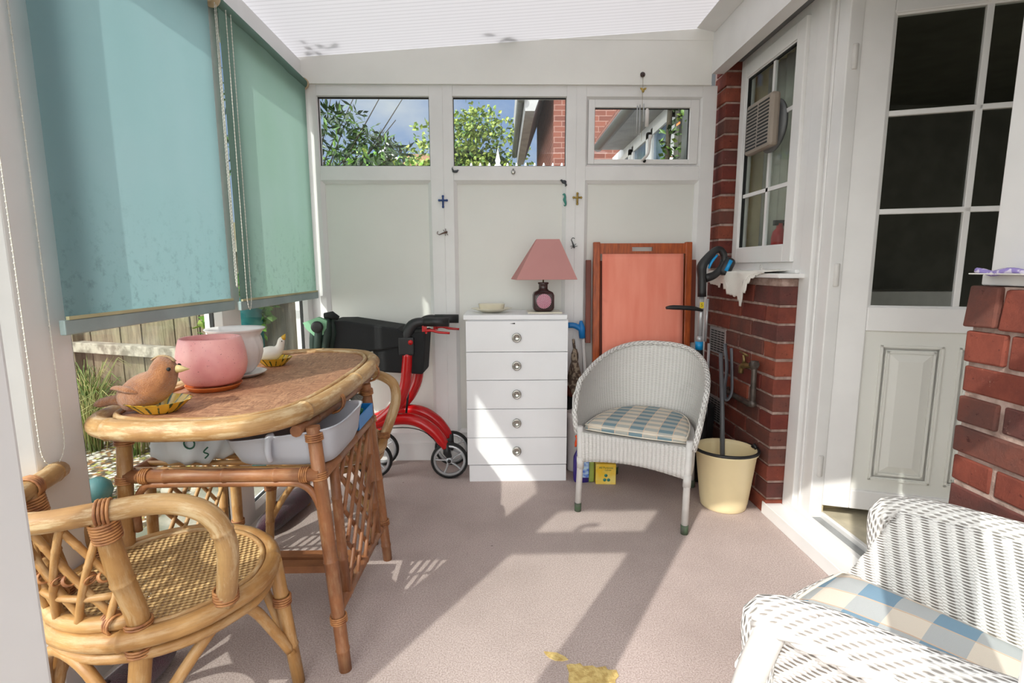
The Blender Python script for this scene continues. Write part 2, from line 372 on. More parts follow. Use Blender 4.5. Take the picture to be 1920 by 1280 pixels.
def m_gravel():
    m, nt, o = newmat('leafy_gravel'); v = coords(nt)
    vo = N(nt, 'ShaderNodeTexVoronoi'); vo.inputs['Scale'].default_value = 42; nt.links.new(v, vo.inputs[0])
    s = N(nt, 'ShaderNodeSeparateColor'); nt.links.new(vo.outputs['Color'], s.inputs[0])
    c = ramp(nt, s.outputs[0], [(.0, srgb(96, 86, 70)), (.3, srgb(206, 200, 184)), (.55, srgb(150, 112, 74)), (.72, srgb(170, 168, 92)), (.85, srgb(222, 220, 210)), (1, srgb(120, 96, 70))], 'CONSTANT')
    c = mixc(nt, ramp(nt, vo.outputs['Distance'], [(.2, 0), (.7, .8)]), c, srgb(50, 44, 34))
    p = prin(nt, o, c, .9, 0, .2); bump(nt, p, vo.outputs['Distance'], -1, .02); return m
M['gravel'] = m_gravel()
def m_fence():
    m, nt, o = newmat('weathered_fence_board'); a = noise(nt, coords(nt, 'Object', (14, 14, 1.4)), 3, 7, .7)
    c = mixc(nt, ramp(nt, a, [(.35, 0), (.65, 1)]), srgb(128, 116, 96), srgb(86, 76, 62))
    c = mixc(nt, ramp(nt, noise(nt, coords(nt), 5, 4), [(.5, 0), (.8, .6)]), c, srgb(118, 122, 92))
    p = prin(nt, o, c, .9, 0, .2); bump(nt, p, a, .5, .01); return m
M['fence'] = m_fence()
M['plank'] = simple('silvered_plank', srgb(150, 144, 130), .9, c2=srgb(104, 98, 86), sc=20, bm=.5)

# ------------------------------------------------------------------ mesh builder
class B:
    def __init__(s): s.v = []; s.f = []; s.uv = []; s.mi = []; s.sm = []; s.cur = 0
    def face(s, ids, uv=None, smooth=False):
        s.f.append(tuple(ids)); s.uv.append(uv); s.mi.append(s.cur); s.sm.append(smooth)
    def poly(s, pts, uv=None):
        n = len(s.v); s.v += [Vector(p) for p in pts]; s.face(range(n, n+len(pts)), uv)
    def hexa(s, p):        # 8 corners: bottom ring 0-3, top ring 4-7
        n = len(s.v); s.v += [Vector(q) for q in p]
        for q in ((0, 3, 2, 1), (4, 5, 6, 7), (0, 1, 5, 4), (1, 2, 6, 5), (2, 3, 7, 6), (3, 0, 4, 7)): s.face([n+i for i in q])
        return s
    def box(s, x0, x1, y0, y1, z0, z1):
        return s.hexa([(x0, y0, z0), (x1, y0, z0), (x1, y1, z0), (x0, y1, z0), (x0, y0, z1), (x1, y0, z1), (x1, y1, z1), (x0, y1, z1)])
    def obox(s, c, ax, ay, az):
        c, ax, ay, az = map(Vector, (c, ax, ay, az))
        return s.hexa([c-ax-ay-az, c+ax-ay-az, c+ax+ay-az, c-ax+ay-az, c-ax-ay+az, c+ax-ay+az, c+ax+ay+az, c-ax+ay+az])
    def prism(s, pts, d, cap=True):    # polygon swept by vector d
        pts = [Vector(p) for p in pts]; d = Vector(d); n = len(s.v); k = len(pts)
        s.v += pts + [p+d for p in pts]
        if cap: s.face(list(range(n, n+k))[::-1]); s.face(range(n+k, n+2*k))
        for i in range(k): j = (i+1) % k; s.face((n+i, n+j, n+k+j, n+k+i))
        return s
    def tube(s, pts, r, seg=10, closed=False, res=0, flat=None, caps=True, node=0, nodes=None):
        pts = [Vector(p) for p in pts]
        rr = list(r) if isinstance(r, (list, tuple)) else [r]*len(pts)
        if res:
            q = []; qr = []; n = len(pts); rng = n if closed else n-1
            for i in range(rng):
                p0 = pts[(i-1) % n] if (closed or i > 0) else pts[0]*2-pts[1]
                p1, p2 = pts[i], pts[(i+1) % n]
                p3 = pts[(i+2) % n] if (closed or i+2 < n) else pts[-1]*2-pts[-2]
                for k in range(res):
                    t = k/res
                    q.append(.5*((2*p1)+(p2-p0)*t+(2*p0-5*p1+4*p2-p3)*t*t+(3*p1-p0-3*p2+p3)*t**3))
                    qr.append(rr[i]*(1-t)+rr[(i+1) % n]*t)
            if not closed: q.append(pts[-1]); qr.append(rr[-1])
            pts, rr = q, qr
        if node:      # bamboo knuckles every `node` metres
            q = []; qr = []; L = 0; nxt = node*.6; n = len(pts)
            m_ = n if closed else n-1
            for i in range(m_):
                a, b = pts[i], pts[(i+1) % n]; d = (b-a).length; q.append(a); qr.append(rr[i])
                while nxt < L+d and d > .012:
                    t = (nxt-L)/d
                    for dt, k in ((-.005, 1.0), (-.0018, 1.10), (.0018, 1.10), (.005, 1.0)):
                        tt = t+dt/d
                        if 0.001 < tt < .999: q.append(a.lerp(b, tt)); qr.append((rr[i]*(1-tt)+rr[(i+1) % n]*tt)*k)
                    nxt += node*R.uniform(.8, 1.2)
                L += d
            if not closed: q.append(pts[-1]); qr.append(rr[-1])
            pts, rr = q, qr
        n = len(pts); base = len(s.v); L = [0]
        T = []
        for i in range(n):
            a = pts[i-1] if (i or closed) else pts[i]; b = pts[(i+1) % n] if (i < n-1 or closed) else pts[i]
            t = (b-a); T.append(t.normalized() if t.length > 1e-9 else Vector((0, 0, 1)))
        up = Vector((0, 0, 1)) if abs(T[0].z) < .9 else Vector((1, 0, 0))
        u = (up-T[0]*up.dot(T[0])).normalized()
        fr = []
        for i in range(n):
            u = (u-T[i]*u.dot(T[i])); u = u.normalized() if u.length > 1e-6 else T[i].orthogonal().normalized()
            fr.append((u.copy(), T[i].cross(u)))
            if i: L.append(L[-1]+(pts[i]-pts[i-1]).length)
        for i in range(n):
            a, b = fr[i]
            for k in range(seg):
                th = 2*pi*k/seg
                ca, sa = cos(th), sin(th)
                if flat: s.v.append(pts[i]+a*(ca*rr[i]*flat)+b*(sa*rr[i]))
                else: s.v.append(pts[i]+a*(ca*rr[i])+b*(sa*rr[i]))
        per = 2*pi*max(rr)
        m_ = n if closed else n-1
        for i in range(m_):
            j = (i+1) % n; l0 = L[i]; l1 = L[j] if j else L[-1]+(pts[0]-pts[-1]).length
            for k in range(seg):
                k2 = (k+1) % seg
                s.face((base+i*seg+k, base+i*seg+k2, base+j*seg+k2, base+j*seg+k),
                       ((l0, per*k/seg), (l0, per*(k+1)/seg), (l1, per*(k+1)/seg), (l1, per*k/seg)), True)
        if caps and not closed:
            s.face([base+k for k in range(seg)][::-1]); s.face([base+(n-1)*seg+k for k in range(seg)])
        return s
    def lathe(s, prof, c=(0, 0, 0), seg=28, ax=None, flute=None, smooth=True, sx=1, sy=1, cap=True):
        """prof [(r, z)]; around +Z at c, or around ax"""
        c = Vector(c); base = len(s.v); n = len(prof)
        if ax is None: A, Bv, Zv = Vector((1, 0, 0)), Vector((0, 1, 0)), Vector((0, 0, 1))
        else:
            Zv = Vector(ax).normalized(); A = Zv.orthogonal().normalized(); Bv = Zv.cross(A)
        for i, (r, z) in enumerate(prof):
            for k in range(seg):
                th = 2*pi*k/seg; r2 = r*(1 if not flute else flute(th, i))
                s.v.append(c+A*(cos(th)*r2*sx)+Bv*(sin(th)*r2*sy)+Zv*z)
        for i in range(n-1):
            for k in range(seg):
                k2 = (k+1) % seg
                s.face((base+i*seg+k, base+i*seg+k2, base+(i+1)*seg+k2, base+(i+1)*seg+k),
                       ((k/seg, i/n), ((k+1)/seg, i/n), ((k+1)/seg, (i+1)/n), (k/seg, (i+1)/n)), smooth)
        if cap and prof[0] != prof[-1]:
            if prof[0][0] > 1e-5: s.face([base+k for k in range(seg)][::-1])
            if prof[-1][0] > 1e-5: s.face([base+(n-1)*seg+k for k in range(seg)])
        return s
    def grid(s, fn, nu, nv, uvf=None, smooth=True, wrapu=False):
        base = len(s.v); cu = nu if wrapu else nu+1
        for j in range(nv+1):
            for i in range(cu): s.v.append(Vector(fn(i/nu, j/nv)))
        for j in range(nv):
            for i in range(nu):
                i2 = (i+1) % cu
                uv = None
                if uvf: uv = (uvf(i/nu, j/nv), uvf((i+1)/nu, j/nv), uvf((i+1)/nu, (j+1)/nv), uvf(i/nu, (j+1)/nv))
                s.face((base+j*cu+i, base+j*cu+i2, base+(j+1)*cu+i2, base+(j+1)*cu+i), uv, smooth)
        return s
    def ball(s, c, r, seg=16, rings=10):
        c = Vector(c); r = r if isinstance(r, (tuple, list)) else (r, r, r)
        return s.grid(lambda u, v: c+Vector((r[0]*cos(2*pi*u)*sin(pi*(v*.996+.002)), r[1]*sin(2*pi*u)*sin(pi*(v*.996+.002)), -r[2]*cos(pi*(v*.996+.002)))), seg, rings, wrapu=True)
    def leaf(s, c, d, up, L, w):
        c = Vector(c); d = Vector(d).normalized(); side = d.cross(Vector(up)); side = side.normalized() if side.length > 1e-4 else d.orthogonal().normalized()
        n = len(s.v); s.v += [c, c+d*L*.5+side*w*.5, c+d*L, c+d*L*.5-side*w*.5, c+d*L*.5+side.cross(d)*w*.15]
        s.face((n, n+1, n+4)); s.face((n+1, n+2, n+4)); s.face((n+2, n+3, n+4)); s.face((n+3, n, n+4))
    def xf(s, mtx): s.v = [mtx @ p for p in s.v]; return s
    def mesh(s, name, mats, off):
        me = bpy.data.meshes.new(name)
        me.from_pydata([tuple(p-off) for p in s.v], [], s.f)
        for m in (mats if isinstance(mats, (list, tuple)) else [mats]): me.materials.append(m)
        me.polygons.foreach_set('material_index', s.mi); me.polygons.foreach_set('use_smooth', s.sm)
        if any(u is not None for u in s.uv):
            l = me.uv_layers.new(name='UVMap'); arr = []
            for f, u in zip(s.f, s.uv):
                for i in range(len(f)): arr += list(u[i][:2]) if u is not None else [0, 0]
            l.data.foreach_set('uv', arr)
        me.validate(); me.update(); return me

WL = {}   # world location of every thing (things are placed unrotated while their parts are built)
def wloc(o): return WL.get(o.name, Vector((0, 0, 0)))
def tag(o, label=None, cat=None, group=None, kind=None):
    if label: o['label'] = label
    if cat: o['category'] = cat
    if group: o['group'] = group
    if kind: o['kind'] = kind
    return o
def fin(o, bevel, sub, solid, seg=2):
    if solid: m = o.modifiers.new('thickness', 'SOLIDIFY'); m.thickness = solid; m.offset = 0
    if bevel: m = o.modifiers.new('edges', 'BEVEL'); m.width = bevel; m.segments = seg; m.limit_method = 'ANGLE'; m.angle_limit = radians(40)
    if sub: m = o.modifiers.new('smooth', 'SUBSURF'); m.levels = sub; m.render_levels = sub
    return o
def part(name, b, mat, parent, label=None, bevel=0, sub=0, solid=0, kind=None):
    off = wloc(parent); o = bpy.data.objects.new(name, b.mesh(name, mat, off)); C.objects.link(o); o.parent = parent
    WL[o.name] = off
    return tag(fin(o, bevel, sub, solid), label, kind=kind)
def one(name, b, mat, label, cat, group=None, loc=None, bevel=0, sub=0, solid=0, kind=None):
    if loc is None:
        xs = [p.x for p in b.v]; ys = [p.y for p in b.v]; zs = [p.z for p in b.v]
        loc = ((min(xs)+max(xs))/2, (min(ys)+max(ys))/2, min(zs))
    loc = Vector(loc); o = bpy.data.objects.new(name, b.mesh(name, mat, loc)); C.objects.link(o); o.location = loc; WL[o.name] = loc
    return tag(fin(o, bevel, sub, solid), label, cat, group, kind)
def thing(name, label, cat, loc, group=None, kind=None):
    o = bpy.data.objects.new(name, None); C.objects.link(o); o.location = loc; o.empty_display_size = .1; WL[o.name] = Vector(loc)
    return tag(o, label, cat, group, kind)
def struct(name, b, mat, label=None, bevel=0, parent=None):
    o = one(name, b, mat, label, None, kind='structure', loc=(0, 0, 0), bevel=bevel); return o
def copy_tree(o, parent=None):
    c = o.copy(); C.objects.link(c); c.parent = parent
    for ch in [x for x in bpy.data.objects if x.parent == o]: copy_tree(ch, c)
    return c
def text_poly(txt, size):
    cu = bpy.data.curves.new('t', 'FONT'); cu.body = txt; cu.size = size; cu.align_x = 'CENTER'; cu.align_y = 'CENTER'; cu.resolution_u = 2
    ob = bpy.data.objects.new('t', cu); C.objects.link(ob)
    me = ob.to_mesh(); vs = [v.co.copy() for v in me.vertices]; fs = [tuple(p.vertices) for p in me.polygons]
    ob.to_mesh_clear(); bpy.data.objects.remove(ob); bpy.data.curves.remove(cu); return vs, fs
def add_text(b, txt, size, org, ux, uy):
    vs, fs = text_poly(txt, size); n = len(b.v); org, ux, uy = Vector(org), Vector(ux).normalized(), Vector(uy).normalized()
    b.v += [org+ux*v.x+uy*v.y for v in vs]
    for f in fs: b.face([n+i for i in f])

# window frames: U, V span the plane, Wn points into the room
def bar_rect(b, o, U, V, Wn, u0, u1, v0, v1, w0, w1):
    c = o+U*((u0+u1)/2)+V*((v0+v1)/2)+Wn*((w0+w1)/2); b.obox(c, U*(abs(u1-u0)/2), V*(abs(v1-v0)/2), Wn*(abs(w1-w0)/2))
def bead(b, o, U, V, Wn, u0, u1, v0, v1, wid, w_out, w_in):
    """sloping mitred bead round an opening: outer edge at depth w_out, inner edge at w_in"""
    Q = lambda u, v, w: o+U*u+V*v+Wn*w
    a = [(u0, v0), (u1, v0), (u1, v1), (u0, v1)]; c = [(u0+wid, v0+wid), (u1-wid, v0+wid), (u1-wid, v1-wid), (u0+wid, v1-wid)]
    for i in range(4):
        j = (i+1) % 4
        b.poly([Q(*a[i], w_out), Q(*a[j], w_out), Q(*c[j], w_in+.006), Q(*c[i], w_in+.006)])
        b.poly([Q(*c[i], w_in+.006), Q(*c[j], w_in+.006), Q(*c[j], w_in-.004), Q(*c[i], w_in-.004)])
def pane(name, o, U, V, Wn, u0, u1, v0, v1, w, mat, parent, th=.006):
    b = B(); bar_rect(b, o, U, V, Wn, u0, u1, v0, v1, w-th/2, w+th/2); return part(name, b, mat, parent)
X_, Y_, Z_ = Vector((1, 0, 0)), Vector((0, 1, 0)), Vector((0, 0, 1))
O0 = Vector((0, 0, 0))

# ================================================================== THE SETTING
YB = 2.93; XL = -1.07; XR = 1.20; YF = .32
roofz = lambda x: 2.229+(x+1.046)*.0714
b = B(); b.box(-1.16, 1.20, .24, 3.0, -.06, 0)
floor = struct('floor', b, M['carpet'], 'mauve-grey carpet with worn patches')
def torn(name, pts):
    b = B(); b.prism([(x, y, .0005) for x, y in pts], (0, 0, .002)); part(name, b, M['underlay'], floor, 'worn-through patch showing yellow underlay')
torn('worn_patch', [(.118, 1.372), (.135, 1.369), (.155, 1.366), (.178, 1.350), (.186, 1.338), (.17, 1.334), (.148, 1.336), (.132, 1.347), (.122, 1.360)])
torn('worn_patch', [(.178, 1.318), (.190, 1.322), (.204, 1.320), (.218, 1.324), (.225, 1.312), (.252, 1.314), (.262, 1.306), (.288, 1.311), (.292, 1.298), (.316, 1.296), (.318, 1.275), (.306, 1.262), (.300, 1.235), (.24, 1.22), (.19, 1.23), (.176, 1.262), (.182, 1.29)])
# ceiling
b = B(); 
b.hexa([(-1.24, .18, roofz(-1.24)), (1.12, .18, roofz(1.12)), (1.12, 3.02, roofz(1.12)), (-1.24, 3.02, roofz(-1.24)),
        (-1.24, .18, roofz(-1.24)+.012), (1.12, .18, roofz(1.12)+.012), (1.12, 3.02, roofz(1.12)+.012), (-1.24, 3.02, roofz(-1.24)+.012)])
ceil = struct('ceiling', b, M['poly'], 'sloping ribbed polycarbonate roof sheet')

# back wall: gable board, frames, infill panels
b = B(); y0 = YB
b.prism([(-1.09, y0-.012, 2.095), (1.135, y0-.012, 2.095), (1.135, y0-.012, roofz(1.135)-.003), (-1.09, y0-.012, roofz(-1.09)-.003)], (0, .06, 0))
b.box(-1.09, 1.135, y0-.016, y0, 2.093, 2.099)
b.box(.0, 1.135, y0-.014, y0-.011, 2.318, 2.3195)
wb = struct('wall_back', b, M['board'], 'white gable board over a row of framed panels and windows')
OB = Vector((0, YB, 0)); U, V, Wn = X_, Z_, -Y_
b = B()
for u0, u1 in ((-1.09, -.988), (-.387, -.3165), (-.3155, -.261), (.357, .4095), (.4105, .464), (1.096, 1.175)): bar_rect(b, OB, U, V, Wn, u0, u1, 0, 2.095, -.06, 0)
for u0, u1 in ((-.988, -.387), (-.261, .357), (.464, 1.096)):
    bar_rect(b, OB, U, V, Wn, u0, u1, 2.037, 2.095, -.06, -.001); bar_rect(b, OB, U, V, Wn, u0, u1, 1.599, 1.675, -.06, -.001)
    bar_rect(b, OB, U, V, Wn, u0, u1, 0, .165, -.06, -.001)
bar_rect(b, OB, U, V, Wn, -1.09, 1.175, 0, .105, 0, .012); bar_rect(b, OB, U, V, Wn, -.318, -.314, .105, 2.09, -.004, .002); bar_rect(b, OB, U, V, Wn, .408, .412, .105, 2.09, -.004, .002)
for u0, u1 in ((-.988, -.387), (-.261, .357), (.464, 1.096)): bead(b, OB, U, V, Wn, u0, u1, .165, 1.599, .017, -.001, -.022)
part('frame', b, M['upvc'], wb, bevel=.003)
for u0, u1 in ((-.988, -.387), (-.261, .357), (.464, 1.096)):
    b = B(); bar_rect(b, OB, U, V, Wn, u0, u1, .165, 1.599, -.05, -.022); part('infill_panel', b, M['panel'], wb)
def fixed_window(name, label, o, U, V, Wn, u0, u1, v0, v1):
    b = B(); bead(b, o, U, V, Wn, u0, u1, v0, v1, .018, -.001, -.020)
    w = struct(name, b, M['upvc'], label)
    g = B()
    for a in ((u0+.016, u1-.016, v1-.024, v1-.016), (u0+.016, u1-.016, v0+.016, v0+.021), (u0+.016, u0+.021, v0+.016, v1-.016), (u1-.021, u1-.016, v0+.016, v1-.016)):
        bar_rect(g, o, U, V, Wn, *a, -.028, -.018)
    part('gasket', g, M['gap'], w)
    pane('pane', o, U, V, Wn, u0+.012, u1-.012, v0+.012, v1-.012, -.026, M['glass'], w)
    return w
fixed_window('window_1', 'fixed top window, left of the three in the end wall', OB, U, V, Wn, -1.004, -.371, 1.659, 2.053)
fixed_window('window_2', 'fixed top window, middle of the three in the end wall', OB, U, V, Wn, -.277, .373, 1.659, 2.053)
# opening sash
b = B(); bead(b, OB, U, V, Wn, .464, 1.096, 1.675, 2.037, .014, -.001, -.03)
w3 = struct('window_3', b, M['upvc'], 'top-hung opening window, right of the three in the end wall')
b = B()
for a in ((.478, .512, 1.689, 2.025), (1.036, 1.084, 1.689, 2.025), (.512, 1.036, 1.689, 1.713), (.512, 1.036, 1.985, 2.025)): bar_rect(b, OB, U, V, Wn, *a, -.03, -.008)
bead(b, OB, U, V, Wn, .500, 1.046, 1.703, 1.996, .012, -.008, -.024)
part('sash', b, M['upvc'], w3, bevel=.002)
b = B()
for a in ((.51, 1.036, 1.980, 1.986), (.51, .515, 1.714, 1.984), (1.030, 1.036, 1.714, 1.984)): bar_rect(b, OB, U, V, Wn, *a, -.032, -.022)
part('gasket', b, M['gap'], w3)
pane('pane', OB, U, V, Wn, .505, 1.04, 1.705, 1.99, -.03, M['glass'], w3)
b = B(); b.tube([(.775, YB+.0, 1.706), (.78, YB-.03, 1.712), (.80, YB-.034, 1.74), (.805, YB-.032, 1.80), (.81, YB-.03, 1.83)], [.007, .008, .007, .008, .012], 8, res=4)
st = part('stay', b, M['white_paint'], w3); b = B(); b.lathe([(.004, -.004), (.009, 0), (.008, .006), (0, .008)], (.785, YB-.012, 1.700), 12, ax=(0, -1, 0)); part('lock', b, M['gap'], st)

# left wall: posts, header, sill, big panes (mostly behind the blinds)
OL = Vector((XL, 0, 0)); UL, WLn = Y_, X_
b = B()
posts = ((.24, .42), (1.15, 1.29), (1.985, 2.125), (2.86, 2.99))
for u0, u1 in posts: bar_rect(b, OL, UL, Z_, WLn, u0, u1, 0, 2.11, -.07, 0)
for u0, u1 in ((.42, 1.15), (1.29, 1.985), (2.125, 2.86)):
    bar_rect(b, OL, UL, Z_, WLn, u0, u1, 0, .085, -.07, -.001); bar_rect(b, OL, UL, Z_, WLn, u0, u1, 2.03, 2.11, -.07, -.001)
    bead(b, OL, UL, Z_, WLn, u0, u1, .085, 2.03, .020, -.001, -.024)
bar_rect(b, OL, UL, Z_, WLn, .24, 2.93, 2.11, 2.212, -.07, .012)
wl = struct('wall_left', b, M['upvc'], 'white framed glazed side wall', bevel=.003)
for i, (u0, u1) in enumerate(((.42, 1.15), (1.29, 1.985), (2.125, 2.86))):
    b = B()
    for a in ((u0+.016, u0+.026, .09, 2.03), (u1-.026, u1-.016, .09, 2.03), (u0, u1, .100, .108)): bar_rect(b, OL, UL, Z_, WLn, *a, -.036, -.022)
    w = struct('window_%d' % (4+i), b, M['gap'], ('glazed bay nearest the camera in the side wall', 'glazed bay behind the wide blue blind', 'glazed bay behind the green-tinged blind')[i])
    pane('pane', OL, UL, Z_, WLn, u0+.01, u1-.01, .09, 2.02, -.033, M['glass'], w)
b = B(); b.box(XL, XL+.03, .42, 2.93, 0, .045); struct('baseboard_left', b, M['upvc'], 'white sill trim along the side wall')

# front wall behind the camera: the open doorway the photo is taken through
b = B()
OF = Vector((0, YF, 0))
for u0, u1 in ((-1.12, -1.0), (-.50, -.334), (.396, .55), (1.12, 1.20)): bar_rect(b, OF, X_, Z_, -Y_, u0, u1, 0, 2.02, -.03, .03)
for u0, u1 in ((-1.0, -.50), (.54, 1.12)):
    bar_rect(b, OF, X_, Z_, -Y_, u0, u1, 0, .10, -.03, .03); bar_rect(b, OF, X_, Z_, -Y_, u0, u1, 1.60, 1.715, -.03, .03)
bar_rect(b, OF, X_, Z_, -Y_, -1.12, 1.20, 1.955, 2.30, -.03, .03)
wf = struct('wall_front', b, M['upvc'], 'white framed glazed wall with an open doorway', bevel=.004)
w7 = struct('window_7', B().box(-1.0, -.49, YF+.012, YF+.018, 1.712, 1.718), M['gap'], 'glazed panel left of the open doorway')
for v0, v1 in ((.10, 1.60), (1.715, 1.955)): pane('pane', OF, X_, Z_, -Y_, -1.0, -.49, v0, v1, 0, M['glass'], w7)
b = B(); b.tube([(-.80, YF+.02, 1.72), (-.78, YF+.03, 1.76), (-.72, YF+.03, 1.77)], .012, 8, res=4); part('stay', b, M['white_paint'], w7)
w8 = struct('window_8', B().box(.54, 1.12, YF+.012, YF+.018, 1.712, 1.718), M['gap'], 'glazed panel right of the open doorway')
for v0, v1 in ((.10, 1.60), (1.715, 1.955)): pane('pane', OF, X_, Z_, -Y_, .54, 1.12, v0, v1, 0, M['glass'], w8)

# brick house wall on the right
def bricks(b, y0, y1, z0, z1, x0=XR, depth=.10, both_ends=True):
    n = int(round((z1-z0)/.080))
    for i in range(n):
        z = z0+i*.080; odd = i % 2
        top = (z1-.001) if i == n-1 else z+.068
        ys = []; y = y0-(.1185 if odd else 0)
        # start from the corner at y0 and run back
        while y < y1-.01:
            a, c = max(y, y0), min(y+.225, y1)
            if c-a > .03: ys.append((a, c))
            elif ys: ys[-1] = (ys[-1][0], c)
            y += .237
        for a, c in ys:
            b.cur = R.choices(range(5), (3, 1.4, 2.2, 2.4, 2.5))[0]
            j = R.uniform(-.004, .004); k = R.uniform(-.002, .002)
            b.hexa([(x0+j, a, z+k), (x0+depth, a, z+k), (x0+depth, c, z-k), (x0+j+k, c, z-k), (x0+j, a, top), (x0+depth, a, top), (x0+depth, c, top), (x0+j-k, c, top)])
    b.cur = 0
b = B(); b.box(XR+.008, XR+.098, 2.212, 3.05, 0, 1.072); b.box(XR+.008, XR+.098, 2.888, 3.05, 1.072, 2.20)
b.box(XR+.008, XR+.098, .2, 1.288, 0, 1.072)
wr = struct('wall_right', b, M['mortar'], 'old red brick house wall')
b = B(); bricks(b, 2.205, 3.02, .0, 1.04); part('brickwork', b, BR, wr, 'lower brick wall beside the bucket', bevel=.004)
b = B(); bricks(b, 2.88, 3.02, 1.12, 2.24); part('brickwork', b, BR, wr, 'narrow brick jamb left of the window', bevel=.004)
# near pier: corner at the far side, so mirror the run
b = B(); bricks(b, -1.295, -.25, .0, .96)
n = len(b.v); b.v = [Vector((p.x, -p.y, p.z)) for p in b.v]; b.f = [f[::-1] for f in b.f]
# rough soldier course on top of the pier
y = 1.302
for k, (wd, hj) in enumerate(((.095, .008), (.24, 0), (.24, .004), (.2, -.002), (.23, .003))):
    b.cur = (3, 0, 4, 2, 1)[k]
    b.hexa([(XR-.012, y-wd+.008, .972), (XR+.1, y-wd+.008, .972), (XR+.1, y, .972), (XR-.010, y, .968), (XR-.006, y-wd+.01, 1.072), (XR+.1, y-wd+.008, 1.072), (XR+.1, y, 1.072), (XR-.004, y-.004, 1.066+hj)]); y -= wd
part('brickwork', b, BR, wr, 'rough brick pier beside the near chair', bevel=.005)
# brick course and soffit above the frames, house wall above
b = B(); b.box(1.23, 1.30, .2, 2.95, 2.235, 2.30); 
b2 = B()
y = .2
while y < 2.9:
    b2.cur = R.randrange(5); b2.box(XR+.0, XR+.10, y, y+.216, 2.205, 2.30); y += .23
part('lintel_bricks', b2, BR, wr, bevel=.004)
b = B(); b.box(1.215, 1.29, .2, 2.9, 2.198, 2.206); struct('trim_1', b, M['grey'], 'grey soffit strip over the window and door frames')
b = B(); b.box(1.135, 1.199, .2, YB-.012, 2.150, 2.47); struct('trim_2', b, M['upvc'], 'white fascia board along the top of the brick wall')
b = B(); b.prism([(1.036, .2, 2.371), (1.134, .2, 2.352), (1.134, .2, 2.40), (1.050, .2, 2.392), (1.044, .2, 2.384)], (0, YB-.23, 0))
t3 = struct('trim_3', b, M['upvc'], 'white channel carrying the roof sheet along the house')
b = B()
for y in (.9, 1.15, 1.4, 1.62, 1.84, 2.06, 2.28): b.obox((1.112, y, 2.3545), (.004, 0, 0), (0, .012, 0), (0, 0, .001))
part('fixing_slot', b, M['gap'], t3)
b = B(); b.box(1.3, 1.4, -.5, 2.95, 2.30, 3.2); struct('wall_upper', b, M['farbrick'], 'upper brick wall of the house')

# window and door frames in the house wall: plane x = 1.28, W points to the room (-x)
OR = Vector((1.28, 0, 0)); WR = -X_
b = B()
def rb(u0, u1, v0, v1, w0=-.06, w1=0): bar_rect(b, OR, Y_, Z_, WR, u0, u1, v0, v1, w0, w1)
rb(2.84, 2.882, 1.11, 2.198); rb(2.205, 2.262, 1.11, 2.198); rb(2.262, 2.84, 2.15, 2.198); rb(2.262, 2.84, 1.11, 1.145)
w9 = struct('window_9', b, M['upvc'], 'white kitchen casement window in the brick wall', bevel=.003)
b = B()
rb(2.79, 2.845, 1.145, 2.152, -.03, .016); rb(2.262, 2.33, 1.145, 2.152, -.03, .016); rb(2.33, 2.79, 2.085, 2.152, -.03, .016); rb(2.33, 2.79, 1.145, 1.222, -.03, .016)
bead(b, OR, Y_, Z_, WR, 2.322, 2.798, 1.214, 2.093, .012, .016, 0)
sash = part('casement', b, M['upvc'], w9, bevel=.004)
b = B()
for a in ((2.324, 2.334, 1.222, 2.085), (2.782, 2.79, 1.222, 2.085), (2.33, 2.79, 2.075, 2.085)): rb(*a, -.012, .004)
part('gasket', b, M['gap'], sash)
pane('pane', OR, Y_, Z_, WR, 2.325, 2.795, 1.215, 2.09, -.006, M['glass'], w9)
b = B(); rb(2.527, 2.545, 1.222, 2.085, -.012, .001); rb(2.33, 2.79, 1.482, 1.500, -.012, .001); rb(2.33, 2.79, 1.807, 1.825, -.012, .001); part('glazing_bar', b, M['upvc'], w9)
b = B(); b.box(1.165, 1.30, 2.16, 2.95, 1.075, 1.095); b.box(1.26, 1.285, 2.205, 2.9, 1.095, 1.112); struct('trim_4', b, M['upvc'], 'white window sill over the lower brick wall', bevel=.004)
# mullion and door frame
b = B(); rb(2.125, 2.205, .0, 2.198, -.06, .004); rb(2.03, 2.125, .06, 2.198, -.07, -.016); rb(2.096, 2.11, .06, 2.15, -.016, -.008)
rb(1.245, 1.335, .06, 2.198, -.07, 0)
rb(1.335, 2.125, 2.142, 2.198, -.07, -.006); rb(2.205, 2.225, 0, 1.08, -.06, -.006)
d1 = struct('door_1', b, M['upvc'], 'half-glazed white house door standing open inwards', bevel=.004)
b = B(); b.box(1.195, 1.275, 1.245, 2.222, 0, .052); b.box(1.192, 1.198, 1.245, 2.222, .0, .058)
b.box(1.275, 1.30, 1.245, 2.2, 0, .082); b.box(1.30, 1.345, 1.245, 2.2, 0, .070); b.box(1.345, 1.362, 1.245, 2.2, 0, .092)
part('threshold', b, M['upvc'], d1, bevel=.003)
b = B(); b.box(1.302, 1.343, 1.335, 2.05, .070, .073); part('threshold_strip', b, M['alum'], d1)
